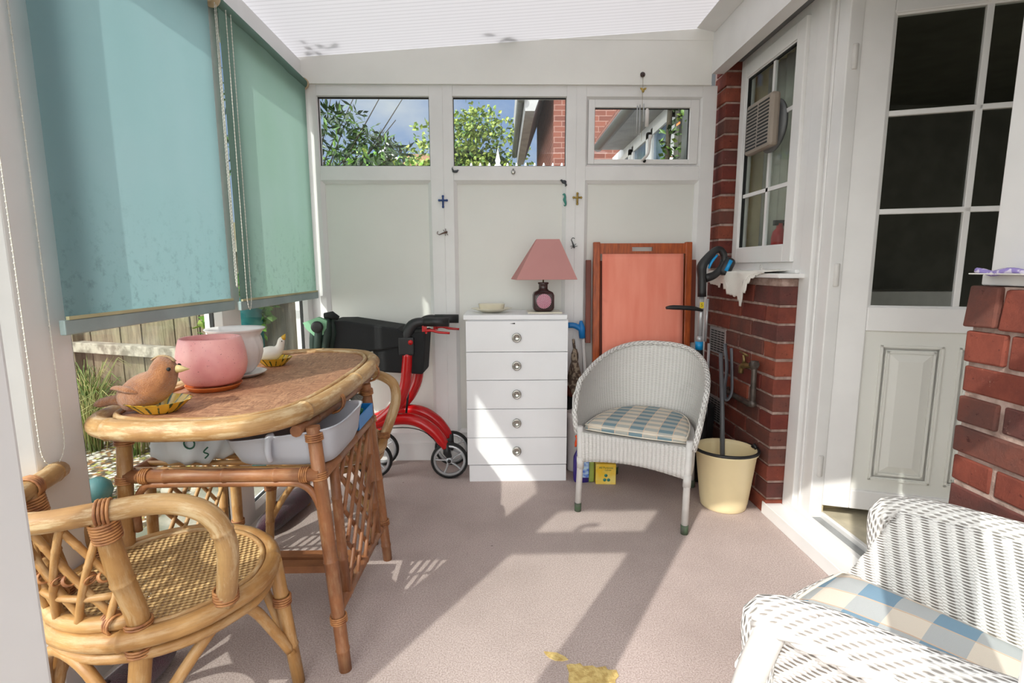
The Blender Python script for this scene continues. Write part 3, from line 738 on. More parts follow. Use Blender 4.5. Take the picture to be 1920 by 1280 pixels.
# the leaf
TH = radians(72); H = Vector((1.345, 2.035, 0)); LU = Vector((sin(TH), -cos(TH), 0)); LW = Vector((-cos(TH), -sin(TH), 0))
b = B()
def lb(u0, u1, v0, v1, w0=-.05, w1=0): bar_rect(b, H, LU, Z_, LW, u0, u1, v0, v1, w0, w1)
lw_ = .80
for a in ((0, .105, .124, 2.135), (lw_-.105, lw_, .124, 2.135), (.105, lw_-.105, .870, .965), (.105, lw_-.105, .124, .205), (.105, lw_-.105, 2.040, 2.135)): lb(*a)
bead(b, H, LU, Z_, LW, .100, lw_-.100, .955, 2.050, .016, 0, -.016)
leaf = part('leaf', b, M['upvc'], d1, bevel=.004)
b = B(); lb(.100, lw_-.1, .195, .880, -.040, -.014)
for u0, u1 in ((.165, .375), (.425, .635)):
    for i, (e, dw) in enumerate(((0, .004), (.012, -.004), (.024, .003))):
        a0, a1, c0, c1 = u0+e, u1-e, .255+e, .815-e
        for q in ((a0, a1, c0, c0+.008), (a0, a1, c1-.008, c1), (a0, a0+.008, c0, c1), (a1-.008, a1, c0, c1)): lb(*q, -.02, -.014+.004+dw)
    a0, a1, c0, c1 = u0+.034, u1-.034, .289, .781
    Q = lambda u, v, w: H+LU*u+Z_*v+LW*w
    o4 = [(a0, c0), (a1, c0), (a1, c1), (a0, c1)]; i4 = [(a0+.03, c0+.03), (a1-.03, c0+.03), (a1-.03, c1-.03), (a0+.03, c1-.03)]
    for i in range(4):
        j = (i+1) % 4; b.poly([Q(*o4[i], -.013), Q(*o4[j], -.013), Q(*i4[j], -.004), Q(*i4[i], -.004)])
    b.poly([Q(*p, -.004) for p in i4])
part('moulded_panel', b, M['panel'], leaf)
b = B(); lb(.386, .408, .97, 2.04, -.028, -.010)
for z in (1.322, 1.682): lb(.116, lw_-.116, z, z+.020, -.028, -.010)
part('glazing_bar', b, M['upvc'], leaf, bevel=.003)
pane('pane', H, LU, Z_, LW, .11, lw_-.11, .965, 2.045, -.024, M['glass'], leaf)
b = B(); lb(-.012, .002, .12, 2.14, -.045, -.006); part('seal', b, M['gap'], leaf)
for z in (.30, 1.09, 1.90):
    b = B(); b.tube([(1.325, 2.03, z-.045), (1.325, 2.03, z+.045)], .011, 10); b.box(1.312, 1.34, 2.03, 2.055, z-.03, z+.04); part('hinge', b, M['white_paint'], d1, bevel=.003)
# near window frame over the pier
b = B(); rb(1.09, 1.24, 1.10, 2.198, -.06, .002); rb(.24, 1.09, 1.10, 1.17); rb(.24, 1.09, 2.12, 2.198); rb(.24, .30, 1.17, 2.12)
w10 = struct('window_10', b, M['upvc'], 'white house window frame right of the door', bevel=.004)
pane('pane', OR, Y_, Z_, WR, .30, 1.09, 1.17, 2.12, -.02, M['glass'], w10)
b = B(); b.box(1.225, 1.30, .24, 1.30, 1.074, 1.102); struct('trim_5', b, M['upvc'], 'white sill of the near window', bevel=.004)

# inside the house
b = B(); b.box(1.36, 4.6, -.6, 4.2, -.04, .075); struct('floor_kitchen', b, M['lino'], 'pale kitchen floor')
b = B(); b.box(1.36, 4.6, -.6, 4.2, 2.35, 2.40); struct('ceiling_kitchen', b, M['dark_room'], 'kitchen ceiling')
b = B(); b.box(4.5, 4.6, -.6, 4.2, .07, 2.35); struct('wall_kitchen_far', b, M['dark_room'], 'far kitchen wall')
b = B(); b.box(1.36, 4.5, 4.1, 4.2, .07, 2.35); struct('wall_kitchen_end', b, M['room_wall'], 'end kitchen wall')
b = B(); b.box(1.36, 4.5, -.6, -.5, .07, 1.1); b.box(1.36, 4.5, -.6, -.5, 1.9, 2.35); b.box(1.36, 2.4, -.6, -.5, 1.1, 1.9); b.box(3.8, 4.5, -.6, -.5, 1.1, 1.9); struct('wall_kitchen_near', b, M['dark_room'], 'near kitchen wall')  # opening added in this unseen wall to let sky light into the kitchen
b = B(); b.box(1.62, 1.66, 2.9, 4.2, .0, 2.35); b.box(1.36, 1.64, 2.95, 2.99, .0, 2.35); b.box(1.30, 1.36, 2.04, 2.9, .07, 1.08); struct('wall_kitchen_side', b, M['cream_wall'], 'cream inside face of the house wall')
b = B(); b.box(1.365, 1.48, 2.105, 2.20, .07, 2.35); struct('wall_kitchen_return', b, M['cream_wall'], 'cream wall return behind the open door')

# ================================================================== WINDOW DRESSINGS
def blind(y0, y1, zb, ztop, mat, label, bx):
    t = thing('roller_blind', label, 'blind', (bx, (y0+y1)/2, zb-.04), 'roller blinds on the side wall')
    b = B()
    b.grid(lambda u, v: (bx+.0015*sin(9*u+4*v)+.001*sin(31*u), y0+(y1-y0)*u, zb+(ztop-zb)*v), 24, 10, uvf=lambda u, v: (u, v))
    part('fabric', b, mat, t)
    b = B(); b.tube([(bx-.012, y0-.01, ztop+.004), (bx-.012, y1+.01, ztop+.004)], .024, 18); part('roller', b, mat, t)
    b = B(); b.box(bx-.007, bx+.008, y0-.012, y1+.012, zb-.034, zb+.002); part('bottom_bar', b, M['blindbar'], t, bevel=.003)
    b = B(); b.box(bx+.002, bx+.010, y0, y1, zb+.002, zb+.010); part('hem', b, M['hem'], t)
    for y in (y0-.016, y1+.012):
        b = B(); b.lathe([(.0, -.006), (.030, -.006), (.030, .004), (.018, .008), (0, .008)], (bx-.012, y, ztop+.004), 18, ax=(0, 1, 0)); b.box(XL-.0, bx-.01, y-.003, y+.003, ztop-.02, ztop+.03)
        part('bracket', b, M['bracket'], t)
    return t
M['blindbar'] = simple('grey_green_bar', srgb(158, 176, 176), .5)
M['hem'] = simple('yellowed_hem', srgb(196, 190, 150), .7)
M['bracket'] = simple('yellowed_bracket', srgb(196, 176, 142), .5)
M['chain'] = simple('white_bead_chain', srgb(226, 222, 212), .4)
BX = -1.032
blA = blind(1.232, 1.985, 1.0, 2.085, M['blind'], 'wide pale blue roller blind pulled down, nearer to the camera', BX)
blB = blind(2.055, 2.895, .992, 2.085, M['blind2'], 'greener roller blind pulled down next to the end wall', BX)
def chain(parent, ya, yb, ztop, zbot, x, sag=.02, dx=0):
    pts = [(x, ya, ztop)]; b = B()
    n = 30
    L = [Vector((x+dx*t/n, ya+(yb-ya)*0, ztop+(zbot+.06-ztop)*t/n)) for t in range(n+1)]
    mid = [Vector((x+dx, (ya+yb)/2-(yb-ya)/2*cos(pi*k/8), zbot+.06-.06*sin(pi*k/8))) for k in range(1, 8)]
    Rr = [Vector((x+dx, yb, zbot+.06+(ztop-zbot-.06)*t/n)) for t in range(n+1)]
    path = L+mid+Rr
    b.tube(path, .0011, 5)
    acc = 0; last = path[0]
    for p, q in zip(path, path[1:]):
        d = (q-p).length; k = 0
        while acc+.0001 < d:
            c = p.lerp(q, acc/d); b.lathe([(0, -.0026), (.0022, -.0012), (.0022, .0012), (0, .0026)], c, 5); acc += .013
        acc -= d
    part('bead_chain', b, M['chain'], parent)
chain(blA, 1.155, 1.222, 2.07, .66, -1.061)
chain(blA, 2.008, 2.018, 2.06, 1.05, BX+.012)
chain(blB, 2.065, 2.10, 2.06, .96, BX+.022)

# ================================================================== FURNITURE
# ---- rattan table
RT_Z = .748
rim = [(-1.040, 1.44), (-1.036, 1.33), (-1.0, 1.25), (-.90, 1.212), (-.78, 1.208), (-.665, 1.222), (-.580, 1.285), (-.538, 1.385), (-.518, 1.54), (-.512, 1.74), (-.515, 1.94), (-.538, 2.12), (-.600, 2.255), (-.70, 2.318), (-.82, 2.33), (-.94, 2.30), (-1.01, 2.20), (-1.036, 2.03), (-1.040, 1.74)]
t = thing('rattan_table', 'oval-ended rattan dining table with woven top, under the blinds', 'table', (-.77, 1.65, 0))
b = B(); b.tube([(x, y, RT_Z-.012) for x, y in rim], .026, 14, closed=True, res=5, node=.42); part('rim', b, M['rattan_rim'], t)
ci = (-.77, 1.77)
inn = [(ci[0]+(x-ci[0])*.885, ci[1]+(y-ci[1])*.945) for x, y in rim]
b = B(); b.tube([(x, y, RT_Z+.004) for x, y in inn], .008, 8, closed=True, res=4); part('inner_rim', b, M['rattan_rim'], t)
b = B(); b.tube([(-.545, 1.32, RT_Z-.052), (-.530, 1.54, RT_Z-.052), (-.524, 1.74, RT_Z-.052), (-.527, 1.94, RT_Z-.052), (-.55, 2.12, RT_Z-.052), (-.61, 2.25, RT_Z-.052), (-.71, 2.30, RT_Z-.052)], .016, 10, res=4, node=.2); part('apron_pole', b, M['rattan_red'], t)
b = B()
cr = [Vector((x, y, RT_Z+.001)) for x, y in inn]; q = []
for i in range(len(cr)):
    p0, p1, p2, p3 = cr[i-1], cr[i], cr[(i+1) % len(cr)], cr[(i+2) % len(cr)]
    for k in range(4):
        s_ = k/4; q.append(.5*((2*p1)+(p2-p0)*s_+(2*p0-5*p1+4*p2-p3)*s_*s_+(3*p1-p0-3*p2+p3)*s_**3))
b.prism(q, (0, 0, -.012)); part('table_top', b, M['mat'], t)
def rleg(b, a, c, r=.019): b.tube([a, Vector(a).lerp(Vector(c), .5), c], [r*.95, r, r*.92], 12, node=.23)
LEGS = [((-.505, 1.335, .705), (-.447, 1.318, 0)), ((-1.0, 1.332, .70), (-1.03, 1.30, 0)), ((-.502, 1.86, .70), (-.450, 1.875, 0)), ((-1.0, 1.86, .70), (-1.03, 1.90, 0))]
for a, c in LEGS:
    b = B(); rleg(b, a, c); part('leg', b, M['rattan_red'] if a[0] > -.8 else M['rattan'], t)
def ring(b, c, ax, r, n=4, w=.0042, gap=.0075):
    c = Vector(c); ax = Vector(ax).normalized()
    for i in range(n):
        o = c+ax*(i-(n-1)/2)*gap; A = ax.orthogonal().normalized(); Bq = ax.cross(A)
        b.tube([o+A*(cos(2*pi*k/14)*r)+Bq*(sin(2*pi*k/14)*r) for k in range(14)], w, 6, closed=True)
# lower shelf poles
zs = .575
b = B()
for y in (1.325, 1.868): b.tube([(-1.0, y, zs), (-.49, y, zs)], .018, 12, node=.17)
for x in (-1.005, -.487): b.tube([(x, 1.33, zs-.004), (x, 1.87, zs-.004)], .016, 12, node=.2)
part('shelf_pole', b, M['rattan_red'], t)
b = B()
for k in range(11): b.tube([(-1.0, 1.36+k*.048, zs+.004), (-.49, 1.36+k*.048, zs+.004)], .008, 6)
part('shelf_slats', b, M['rattan'], t)
for y in (1.325, 1.868):
    b = B(); b.tube([(-.985, y, .42), (-.982, y, .50), (-.955, y, .545), (-.90, y, .552), (-.60, y, .552), (-.535, y, .545), (-.50, y, .50), (-.480, y, .40), (-.472, y, .28)], .010, 10, res=4); part('curved_brace', b, M['rattan_red'], t)
# end frames with lattice
for x0, x1 in ((-.487, -.462), (-1.01, -1.03)):
    mt = M['rattan_red'] if x0 > -.8 else M['rattan']
    X = lambda z: x0+(x1-x0)*(1-z/.575)
    b = B(); b.tube([(X(.14), 1.32, .165), (X(.14), 1.875, .140)], .015, 12, node=.2)
    for y in (1.425, 1.80): b.tube([(X(.56), y, .565), (X(.15), y, .150)], .0145, 12, node=.17)
    part('end_frame', b, mt, t)
    b = B()
    for k in range(-3, 5):
        for s_ in (1, -1):
            ya, yb = 1.425+k*.095, 1.425+k*.095+.36
            pts = []
            for i in range(9):
                f = i/8; yy = ya+(yb-ya)*f; zz = .155+(.555-.155)*f
                if 1.425 <= yy <= 1.80: pts.append((X(zz)+(.005 if s_ > 0 else -.005), yy if s_ > 0 else 3.225-yy, zz))
            if len(pts) > 1: b.tube(pts, .0065, 8)
    part('lattice', b, mt, t)
def bring(par, *a):
    b = B(); ring(b, *a); part('binding', b, M['binding'], par)
for a, c in LEGS:
    a, c = Vector(a), Vector(c); d = (c-a)
    for f in (.04, .19, .78): bring(t, a+d*f, d, .0215, 4, .0026, .0055)
bring(t, (-.522, 1.55, RT_Z-.03), (0, 1, 0), .036, 4, .003, .006); bring(t, (-.522, 2.0, RT_Z-.03), (-.15, 1, 0), .036, 4, .003, .006)
for x in (-.53, -.95): bring(t, (x, 1.325, zs), (1, 0, 0), .0195, 4, .0026, .0055)
b = B(); b.box(-.93, -.50, 1.60, 1.64, .118, .142); b.box(-.93, -.50, 1.66, 1.70, .118, .142); part('foot_rail', b, M['rattan_red'], t)

# ---- rattan armchair (built facing -y round its own base)
def rattan_chair(label, loc, rz):
    t = thing('rattan_armchair', label, 'chair', (0, 0, 0), 'rattan armchairs at the table')
    SZ = .385; rw, rd = .236, .226
    seat = [(rw*cos(a)*(1 if sin(a) < 0 else .97), rd*sin(a)) for a in [2*pi*k/24 for k in range(24)]]
    b = B(); b.tube([(x, y, SZ-.018) for x, y in seat], .021, 12, closed=True, res=2, node=.34); part('seat_rail', b, M['rattan'], t)
    b = B(); b.tube([(x*.97, y*.97, SZ-.058) for x, y in seat], .013, 10, closed=True, res=2, node=.3); part('lower_rail', b, M['rattan'], t)
    b = B(); b.tube([(x*.905, y*.905, SZ-.004) for x, y in seat], .007, 8, closed=True, res=2); part('inner_rim', b, M['rattan_rim'], t)
    b = B(); n = len(b.v)
    for j in range(5):
        f = (1, .75, .5, .25, .02)[j]
        b.v += [Vector((x*.90*f, y*.90*f, SZ-.004-.010*(1-f*f))) for x, y in seat]
    for j in range(4):
        for k in range(24):
            k2 = (k+1) % 24; ids = (j*24+k, j*24+k2, (j+1)*24+k2, (j+1)*24+k)
            b.face([n+i for i in ids], [(b.v[n+i].x, b.v[n+i].y) for i in ids], True)
    b.face([n+96+k for k in range(24)], [(b.v[n+96+k].x, b.v[n+96+k].y) for k in range(24)])
    part('seat', b, M['cane'], t)
    half = [(0, .290, .650), (.07, .268, .650), (.130, .197, .650), (.180, .132, .649), (.235, .092, .640), (.278, .067, .610), (.287, .048, .545), (.262, .034, .460), (.228, .020, .375)]
    path = [(-x, y, z) for x, y, z in half[:0:-1]]+half
    b = B(); b.tube(path, .0215, 14, res=5, node=.36); part('arm_rail', b, M['rattan_rim'], t)
    bk = []
    for s_ in (-1, 1):
        pts = [(s_*.132, .192, .640), (s_*.135, .172, .50), (s_*.142, .152, .37), (s_*.152, .185, .18), (s_*.168, .225, 0)]
        b = B(); b.tube(pts, [.020, .0215, .0215, .020, .018], 12, res=3, node=.25); part('leg', b, M['rattan'], t)
        b = B(); b.tube([(s_*.186, -.150, .37), (s_*.205, -.185, 0)], [.018, .016], 12, node=.16); part('leg', b, M['rattan'], t)
        # curved braces to the seat
        b = B()
        b.tube([(s_*.156, .197, .12), (s_*.176, .15, .20), (s_*.20, .06, .30), (s_*.208, .0, .335), (s_*.206, -.06, .30), (s_*.20, -.13, .18), (s_*.203, -.165, .11)], .013, 10, res=4)
        part('curved_brace', b, M['rattan'], t)
    b = B()
    b.tube([(-.156, .197, .12), (-.12, .21, .24), (-.05, .22, .315), (.05, .22, .315), (.12, .21, .24), (.156, .197, .12)], .012, 10, res=4); part('curved_brace', b, M['rattan'], t)
    b = B(); b.tube([(-.21, -.165, .10), (-.14, -.17, .22), (-.06, -.18, .305), (.06, -.18, .305), (.14, -.17, .22), (.21, -.165, .10)], .012, 10, res=4); part('curved_brace', b, M['rattan'], t)
    # back lattice: criss-cross canes from the arm rail to the seat rail
    b = B()
    def back(u, z):      # u along the back curve (-1..1), z height
        a = u*1.15; f = (z-.37)/.27
        return Vector(((.172+.0*f)*sin(a), .050+.010*f+(.165+.045*f)*cos(a), z))
    for k in range(-3, 4):
        for s_ in (-1, 1):
            u0, u1 = k*.30-.22*s_, k*.30+.34*s_
            pts = [back(u0+(u1-u0)*i/6, .650-.255*i/6)+Vector((0, .004*s_, 0)) for i in range(7) if abs(u0+(u1-u0)*i/6) < .80]
            if len(pts) > 2: b.tube(pts, .0075, 8, node=.12)
    b.tube([back(u/10, .465) for u in range(-7, 8)], .0075, 8); part('back_lattice', b, M['rattan'], t)
    b = B(); b.tube([back(u/10, .40) for u in range(-8, 9)], .017, 10, node=.3); part('back_rail', b, M['rattan'], t)
    for s_ in (-1, 1):
        bring(t, (s_*.133, .188, .612), (0, .14, 1), .0235, 7, .003, .0062); bring(t, (s_*.136, .189, .650), (s_*.65, -.76, 0), .0245, 4, .003, .0065)
        bring(t, (s_*.142, .154, .385), (0, 0, 1), .0245, 4, .003, .0065); bring(t, (s_*.144, .158, .335), (0, 0, 1), .024, 3, .003, .0065)
        bring(t, (s_*.233, .022, .398), (0, 0, 1), .0245, 5, .003, .0065); bring(t, (s_*.194, -.158, .26), (0, 0, 1), .021, 4, .003, .0065)
        bring(t, (s_*.108, .182, .40), (1, 0, 0), .020, 5, .003, .0065)
        for k in (-2, -1, 0, 1, 2): bring(t, back(k*.30+s_*.06, .512), (s_, 0, .5), .011, 3, .002, .004)
    t.location = loc; t.rotation_euler.z = rz; WL[t.name] = Vector(loc)
    return t
CH1 = rattan_chair('rattan armchair with cane seat nearest the camera, back to us', (-.825, 1.195, 0), radians(155))
c2 = copy_tree(CH1); c2.location = (-.752, 2.15, 0); c2.rotation_euler.z = radians(6); c2['label'] = 'rattan armchair pushed in at the far end of the table'

# ---- chest of drawers
t = thing('chest_of_drawers', 'white five-drawer chest with round cup knobs against the end wall', 'chest of drawers', (.075, 2.75, 0))
b = B(); b.box(-.178, .338, 2.622, 2.905, 0, .862); part('carcass', b, M['chest'], t, bevel=.001)
b = B(); b.box(-.196, .332, 2.600, 2.915, .862, .886); part('top', b, M['chest'], t, bevel=.002)
b = B(); b.box(-.176, .336, 2.606, 2.622, 0, .088); part('plinth', b, M['chest'], t)
zz = (.855, .694, .546, .393, .238, .090)
for i in range(5):
    b = B(); b.box(-.185, .337, 2.604, 2.621, zz[i+1]+.003, zz[i]); dr = part('drawer', b, M['chest'], t, bevel=.001)
    zc = (zz[i]+zz[i+1])/2+(-.005 if i == 0 else .004)
    b = B(); b.lathe([(0, .002), (.012, .002), (.014, .004), (.0155, .012), (.020, .014), (.024, .010), (.024, 0), (0, 0)], (.074, 2.604, zc), 28, ax=(0, -1, 0)); part('knob', b, M['chrome'], dr)
b = B(); b.poly([(.04, 2.603, .842), (.066, 2.603, .846), (.066, 2.603, .839)][::-1]); b.prism([(.04, 2.6035, .842), (.066, 2.6035, .846), (.066, 2.6035, .839)], (0, -.0008, 0)); part('chip', b, M['gap'], t, 'dark chip in the top drawer edge')

# ---- wicker tub chair
def rim_curve(w, d0, d1, z0, z1, n=36, ex=2.6):
    """U-shaped rim from front-left post round the back to front-right: returns list of (x, y, z)"""
    out = []
    for i in range(n+1):
        a = pi*(i/n); c_, s_ = cos(a), sin(a)
        x = -w*math.copysign(abs(c_)**(2/ex), c_); y = d0+(d1-d0)*abs(s_)**(2/ex)
        k = max(0., min(1., (y-d0)/(d1-d0))); z = z0+(z1-z0)*(k**.85)
        out.append(Vector((x, y, z)))
    return out
def wicker_chair(label, loc, rz, cushion='plaid'):
    t = thing('wicker_tub_chair', label, 'chair', (0, 0, 0), 'white wicker chairs')
    w, d0, d1 = .250, -.235, .26
    top = rim_curve(.286, -.20, .315, .535, .730); mid = rim_curve(w, d0, d1, .375, .375); n = len(top)-1
    L = [0]
    for i in range(n): L.append(L[-1]+(mid[i+1]-mid[i]).length)
    def interp(c, u):
        f = u*n; i = min(int(f), n-1); return c[i].lerp(c[i+1], f-i)
    def lint(u):
        f = u*n; i = min(int(f), n-1); return L[i]+(L[i+1]-L[i])*(f-i)
    def shell(u, v):
        a, c = interp(mid, u), interp(top, u); p = a.lerp(c, v); out = Vector((a.x, a.y, 0)).normalized() if a.length else Vector()
        q_ = lint(u)/.0180
        return p+out*(.010*sin(pi*v)+.0014*cos(2*pi*q_))
    b = B(); b.grid(lambda u, v: shell(u, v), 300, 10, uvf=lambda u, v: (lint(u), v*.3)); part('backrest', b, M['wicker'], t, solid=.006)
    b = B()
    fr = [Vector((-.236, -.235, .04)), Vector((-.242, -.228, .20)), Vector((-.256, -.222, .36)), Vector((-.275, -.214, .46))]
    path = [fr[2], fr[3]]+top[1:-1]+[Vector((-p.x, p.y, p.z)) for p in (fr[3], fr[2])]
    b.tube(path, .0125, 10, res=2); part('rim', b, M['wicker_roll'], t)
    # apron under the seat
    low = rim_curve(w-.004, d0, d1, .235, .235)
    ring_m = mid+[mid[-1].lerp(mid[0], k/18) for k in range(1, 18)]; ring_l = low+[low[-1].lerp(low[0], k/18) for k in range(1, 18)]; m_ = len(ring_m)
    Lr = [0]
    for i in range(m_): Lr.append(Lr[-1]+(ring_m[(i+1) % m_]-ring_m[i]).length)
    def apr(u, v):
        f = (u*m_) % m_; i = int(f); j = (i+1) % m_; a = ring_l[i].lerp(ring_l[j], f-i); c = ring_m[i].lerp(ring_m[j], f-i)
        if f > n and f < m_: a = a+Vector((0, 0, .028*sin(pi*(f-n)/(m_-n))-.004))
        p = a.lerp(c, v); o_ = Vector((p.x, p.y, 0)).normalized(); q_ = (Lr[i]+(Lr[i+1]-Lr[i])*(f-i))/.0180
        return p+o_*.0014*cos(2*pi*q_)
    b = B(); b.grid(apr, 420, 6, uvf=lambda u, v: (Lr[min(int(u*m_), m_-1)]+(Lr[min(int(u*m_), m_-1)+1]-Lr[min(int(u*m_), m_-1)])*(u*m_-min(int(u*m_), m_-1)), v*.14))
    part('apron', b, M['wicker'], t, solid=.006)
    b = B(); b.prism([(p.x*.985, p.y*.985, .362) for p in ring_m], (0, 0, .010)); part('seat', b, M['white_paint'], t)
    for s_ in (-1, 1):
        for y0_, y1_, x0_, x1_ in ((-.228, -.250, .241, .238), (.225, .26, .20, .20)):
            b = B(); b.tube([(s_*x0_, y0_, .40), (s_*(x0_-.004), y0_, .24), (s_*x1_, y1_, .035)], .0145, 12); b.tube([(s_*(x0_-.003), y0_, .255), (s_*(x0_-.005), y0_-.002, .20)], .0168, 12)
            lg = part('leg', b, M['white_paint'], t)
            b = B(); b.tube([(s_*x1_, y1_, .040), (s_*x1_, y1_-.001, 0)], [.0165, .0155], 12); part('foot_cap', b, M['cap'], lg)
    # cushion
    if cushion:
        sh = rim_curve(.222, -.205, .235, 0, 0, 28, 2.5); sh = sh+[sh[-1].lerp(sh[0], k/10)+Vector((0, -.012*sin(pi*k/10), 0)) for k in range(1, 10)]; ns = len(sh)
        b = B()
        def cu(u, v):
            i = int(round(u*ns)) % ns; p = sh[i]
            r, z = [(0.0, .050), (.45, .049), (.75, .045), (.92, .038), (1.0, .030), (1.01, .018), (1.0, .006), (.9, .0)][int(round(v*7))]
            return Vector((p.x*r, p.y*r+.0, .375+z))
        b.grid(cu, ns, 7, uvf=lambda u, v: (lambda p: (p.x+.02+(.0 if v < .6 else 0), p.y+(p.z-.40)*1.0))(cu(u, v)), wrapu=True)
        cs = part('cushion', b, M[cushion], t)
        b = B(); b.tube([(p.x*1.005, p.y*1.005, .375+.030) for p in sh], .003, 6, closed=True); b.tube([(p.x*1.0, p.y*1.0, .375+.008) for p in sh], .003, 6, closed=True); part('piping', b, M['piping'], cs)
        b = B(); b.tube([(.20, .20, .42), (.215, .215, .435), (.19, .225, .43)], .003, 6, res=4); part('tie', b, M['piping'], cs)
    t.location = loc; t.rotation_euler.z = rz; return t
M['cap'] = simple('worn_rubber_foot', srgb(84, 86, 78), .7, c2=srgb(70, 92, 66), sc=30)
wicker_chair('white woven tub chair with a thin blue check cushion, beside the bucket', (.676, 2.372, 0), radians(-27.7))

# ---- near wicker armchair with rolled arms
def roll_chair(label, loc, rz):
    t = thing('wicker_armchair', label, 'chair', (0, 0, 0), 'white wicker chairs')
    w = .25; SZ = .37
    path0 = rim_curve(.27, -.25, .27, .565, .605, 30, 2.4)
    base = rim_curve(.225, -.35, .20, .34, .34, 30, 2.4); n = 30
    L = [0]
    for i in range(n): L.append(L[-1]+(path0[i+1]-path0[i]).length)
    def ip(c, u):
        f = u*n; i = min(int(f), n-1); return c[i].lerp(c[i+1], f-i)
    def li(u):
        f = u*n; i = min(int(f), n-1); return L[i]+(L[i+1]-L[i])*(f-i)
    def inner(u, v):
        a, c = ip(base, u), ip(path0, u); p = a.lerp(c, v); return p+Vector((p.x, p.y, 0)).normalized()*(.0016*cos(2*pi*(li(u)+.45*v*.33)/.030))
    b = B(); b.grid(inner, 220, 12, uvf=lambda u, v: (li(u), v*.33)); part('backrest', b, M['wicker_open'], t, solid=.007)
    # outer skin, splaying forward down to the apron
    low = rim_curve(.240, -.41, .17, .17, .17, 30, 2.4)
    top = [p+Vector((p.x, p.y, 0)).normalized()*.022+Vector((0, 0, -.03)) for p in path0]
    def outer(u, v):
        a, c = ip(low, u), ip(top, u); p = a.lerp(c, v); return p+Vector((p.x, p.y, 0)).normalized()*(.0016*cos(2*pi*(li(u)+.45*v*.4)/.030))
    b = B(); b.grid(outer, 220, 12, uvf=lambda u, v: (li(u), v*.36)); part('side_panel', b, M['wicker_open'], t, solid=.006)
    # broad rolled arm and back rail, with a plait along its outer edge
    ra = [p+Vector((p.x, p.y, 0)).normalized()*.030+Vector((0, 0, -.006)) for p in path0]
    front = lambda s_: [Vector((s_*.275, -.275, .28)), Vector((s_*.292, -.285, .40)), Vector((s_*.298, -.288, .49)), Vector((s_*.298, -.275, .545))]
    full = front(-1)+ra[1:-1]+front(1)[::-1]
    rr = [.016, .022, .030, .036]+[.038-.010*sin(pi*i/(len(ra)-3)) for i in range(len(ra)-2)]+[.036, .030, .022, .016]
    b = B(); b.tube(full, rr, 16, res=3, flat=.62); part('rolled_rail', b, M['wicker_roll'], t)
    pl = [p+Vector((p.x, p.y, 0)).normalized()*.030+Vector((0, 0, -.022)) for p in ra]
    b = B()
    for ph in range(3):
        b.tube([p+Vector((p.x, p.y, 0)).normalized()*(.007*sin(i*1.3+ph*2.09))+Vector((0, 0, .007*cos(i*1.3+ph*2.09))) for i, p in enumerate([ip(pl, k/110) for k in range(111)])], .0058, 6)
    part('plait', b, M['white_paint'], t)
    for s_ in (-1, 1):
        b = B(); b.tube(([(s_*.306, -.262, .55), (s_*.308, -.300, .40)] if s_ > 0 else [(s_*.287, -.33, .32)])+[(s_*.290, -.34, .18), (s_*.280, -.365, 0)], [.024]*(4 if s_ > 0 else 3), 14, res=4); part('leg', b, M['white_paint'], t)
        b = B(); b.tube([(s_*.21, .20, .36), (s_*.225, .27, 0)], .018, 12); part('leg', b, M['white_paint'], t)
    b = B(); sp = [(p.x, p.y, .345) for p in base]; b.prism(sp, (0, 0, .012)); part('seat', b, M['white_paint'], t)
    b = B(); b.grid(lambda u, v: (-.225+.45*u, -.350-.030*sin(pi*u)-.004*cos(2*pi*u*.45/.03), .20+.16*v+.018*sin(pi*u)*(1-v)), 100, 6, uvf=lambda u, v: (u*.45, v*.16)); part('apron', b, M['wicker_open'], t, solid=.006)
    b = B(); b.tube([(-.225+.45*k/12, -.350-.030*sin(pi*k/12), .362) for k in range(13)], .013, 10); part('seat_edge', b, M['wicker_roll'], t)
    sh = rim_curve(.220, -.335, .20, 0, 0, 28, 2.6); sh = sh+[sh[-1].lerp(sh[0], k/10)+Vector((0, -.022*sin(pi*k/10), 0)) for k in range(1, 10)]; ns = len(sh)
    b = B()
    def cu(u, v):
        i = int(round(u*ns)) % ns; p = sh[i]
        r, z = [(0.0, .070), (.45, .068), (.75, .060), (.92, .048), (1.0, .034), (1.01, .020), (1.0, .008), (.9, .0)][int(round(v*7))]
        return Vector((p.x*r, p.y*r, .357+z))
    b.grid(cu, ns, 7, uvf=lambda u, v: (lambda p: (p.x+.03, p.y+.01))(cu(u, v)), wrapu=True); cs = part('cushion', b, M['plaid_big'], t)
    b = B(); b.tube([(p.x*1.005, p.y*1.005, .357+.034) for p in sh], .0035, 6, closed=True); part('piping', b, M['piping'], cs)
    t.location = loc; t.rotation_euler.z = rz; return t
roll_chair('white wicker armchair with broad rolled arms and large check cushion, nearest the camera', (.845, .735, 0), radians(-143))

# ================================================================== THINGS IN THE ROOM
TZ = RT_Z+.002        # table top surface
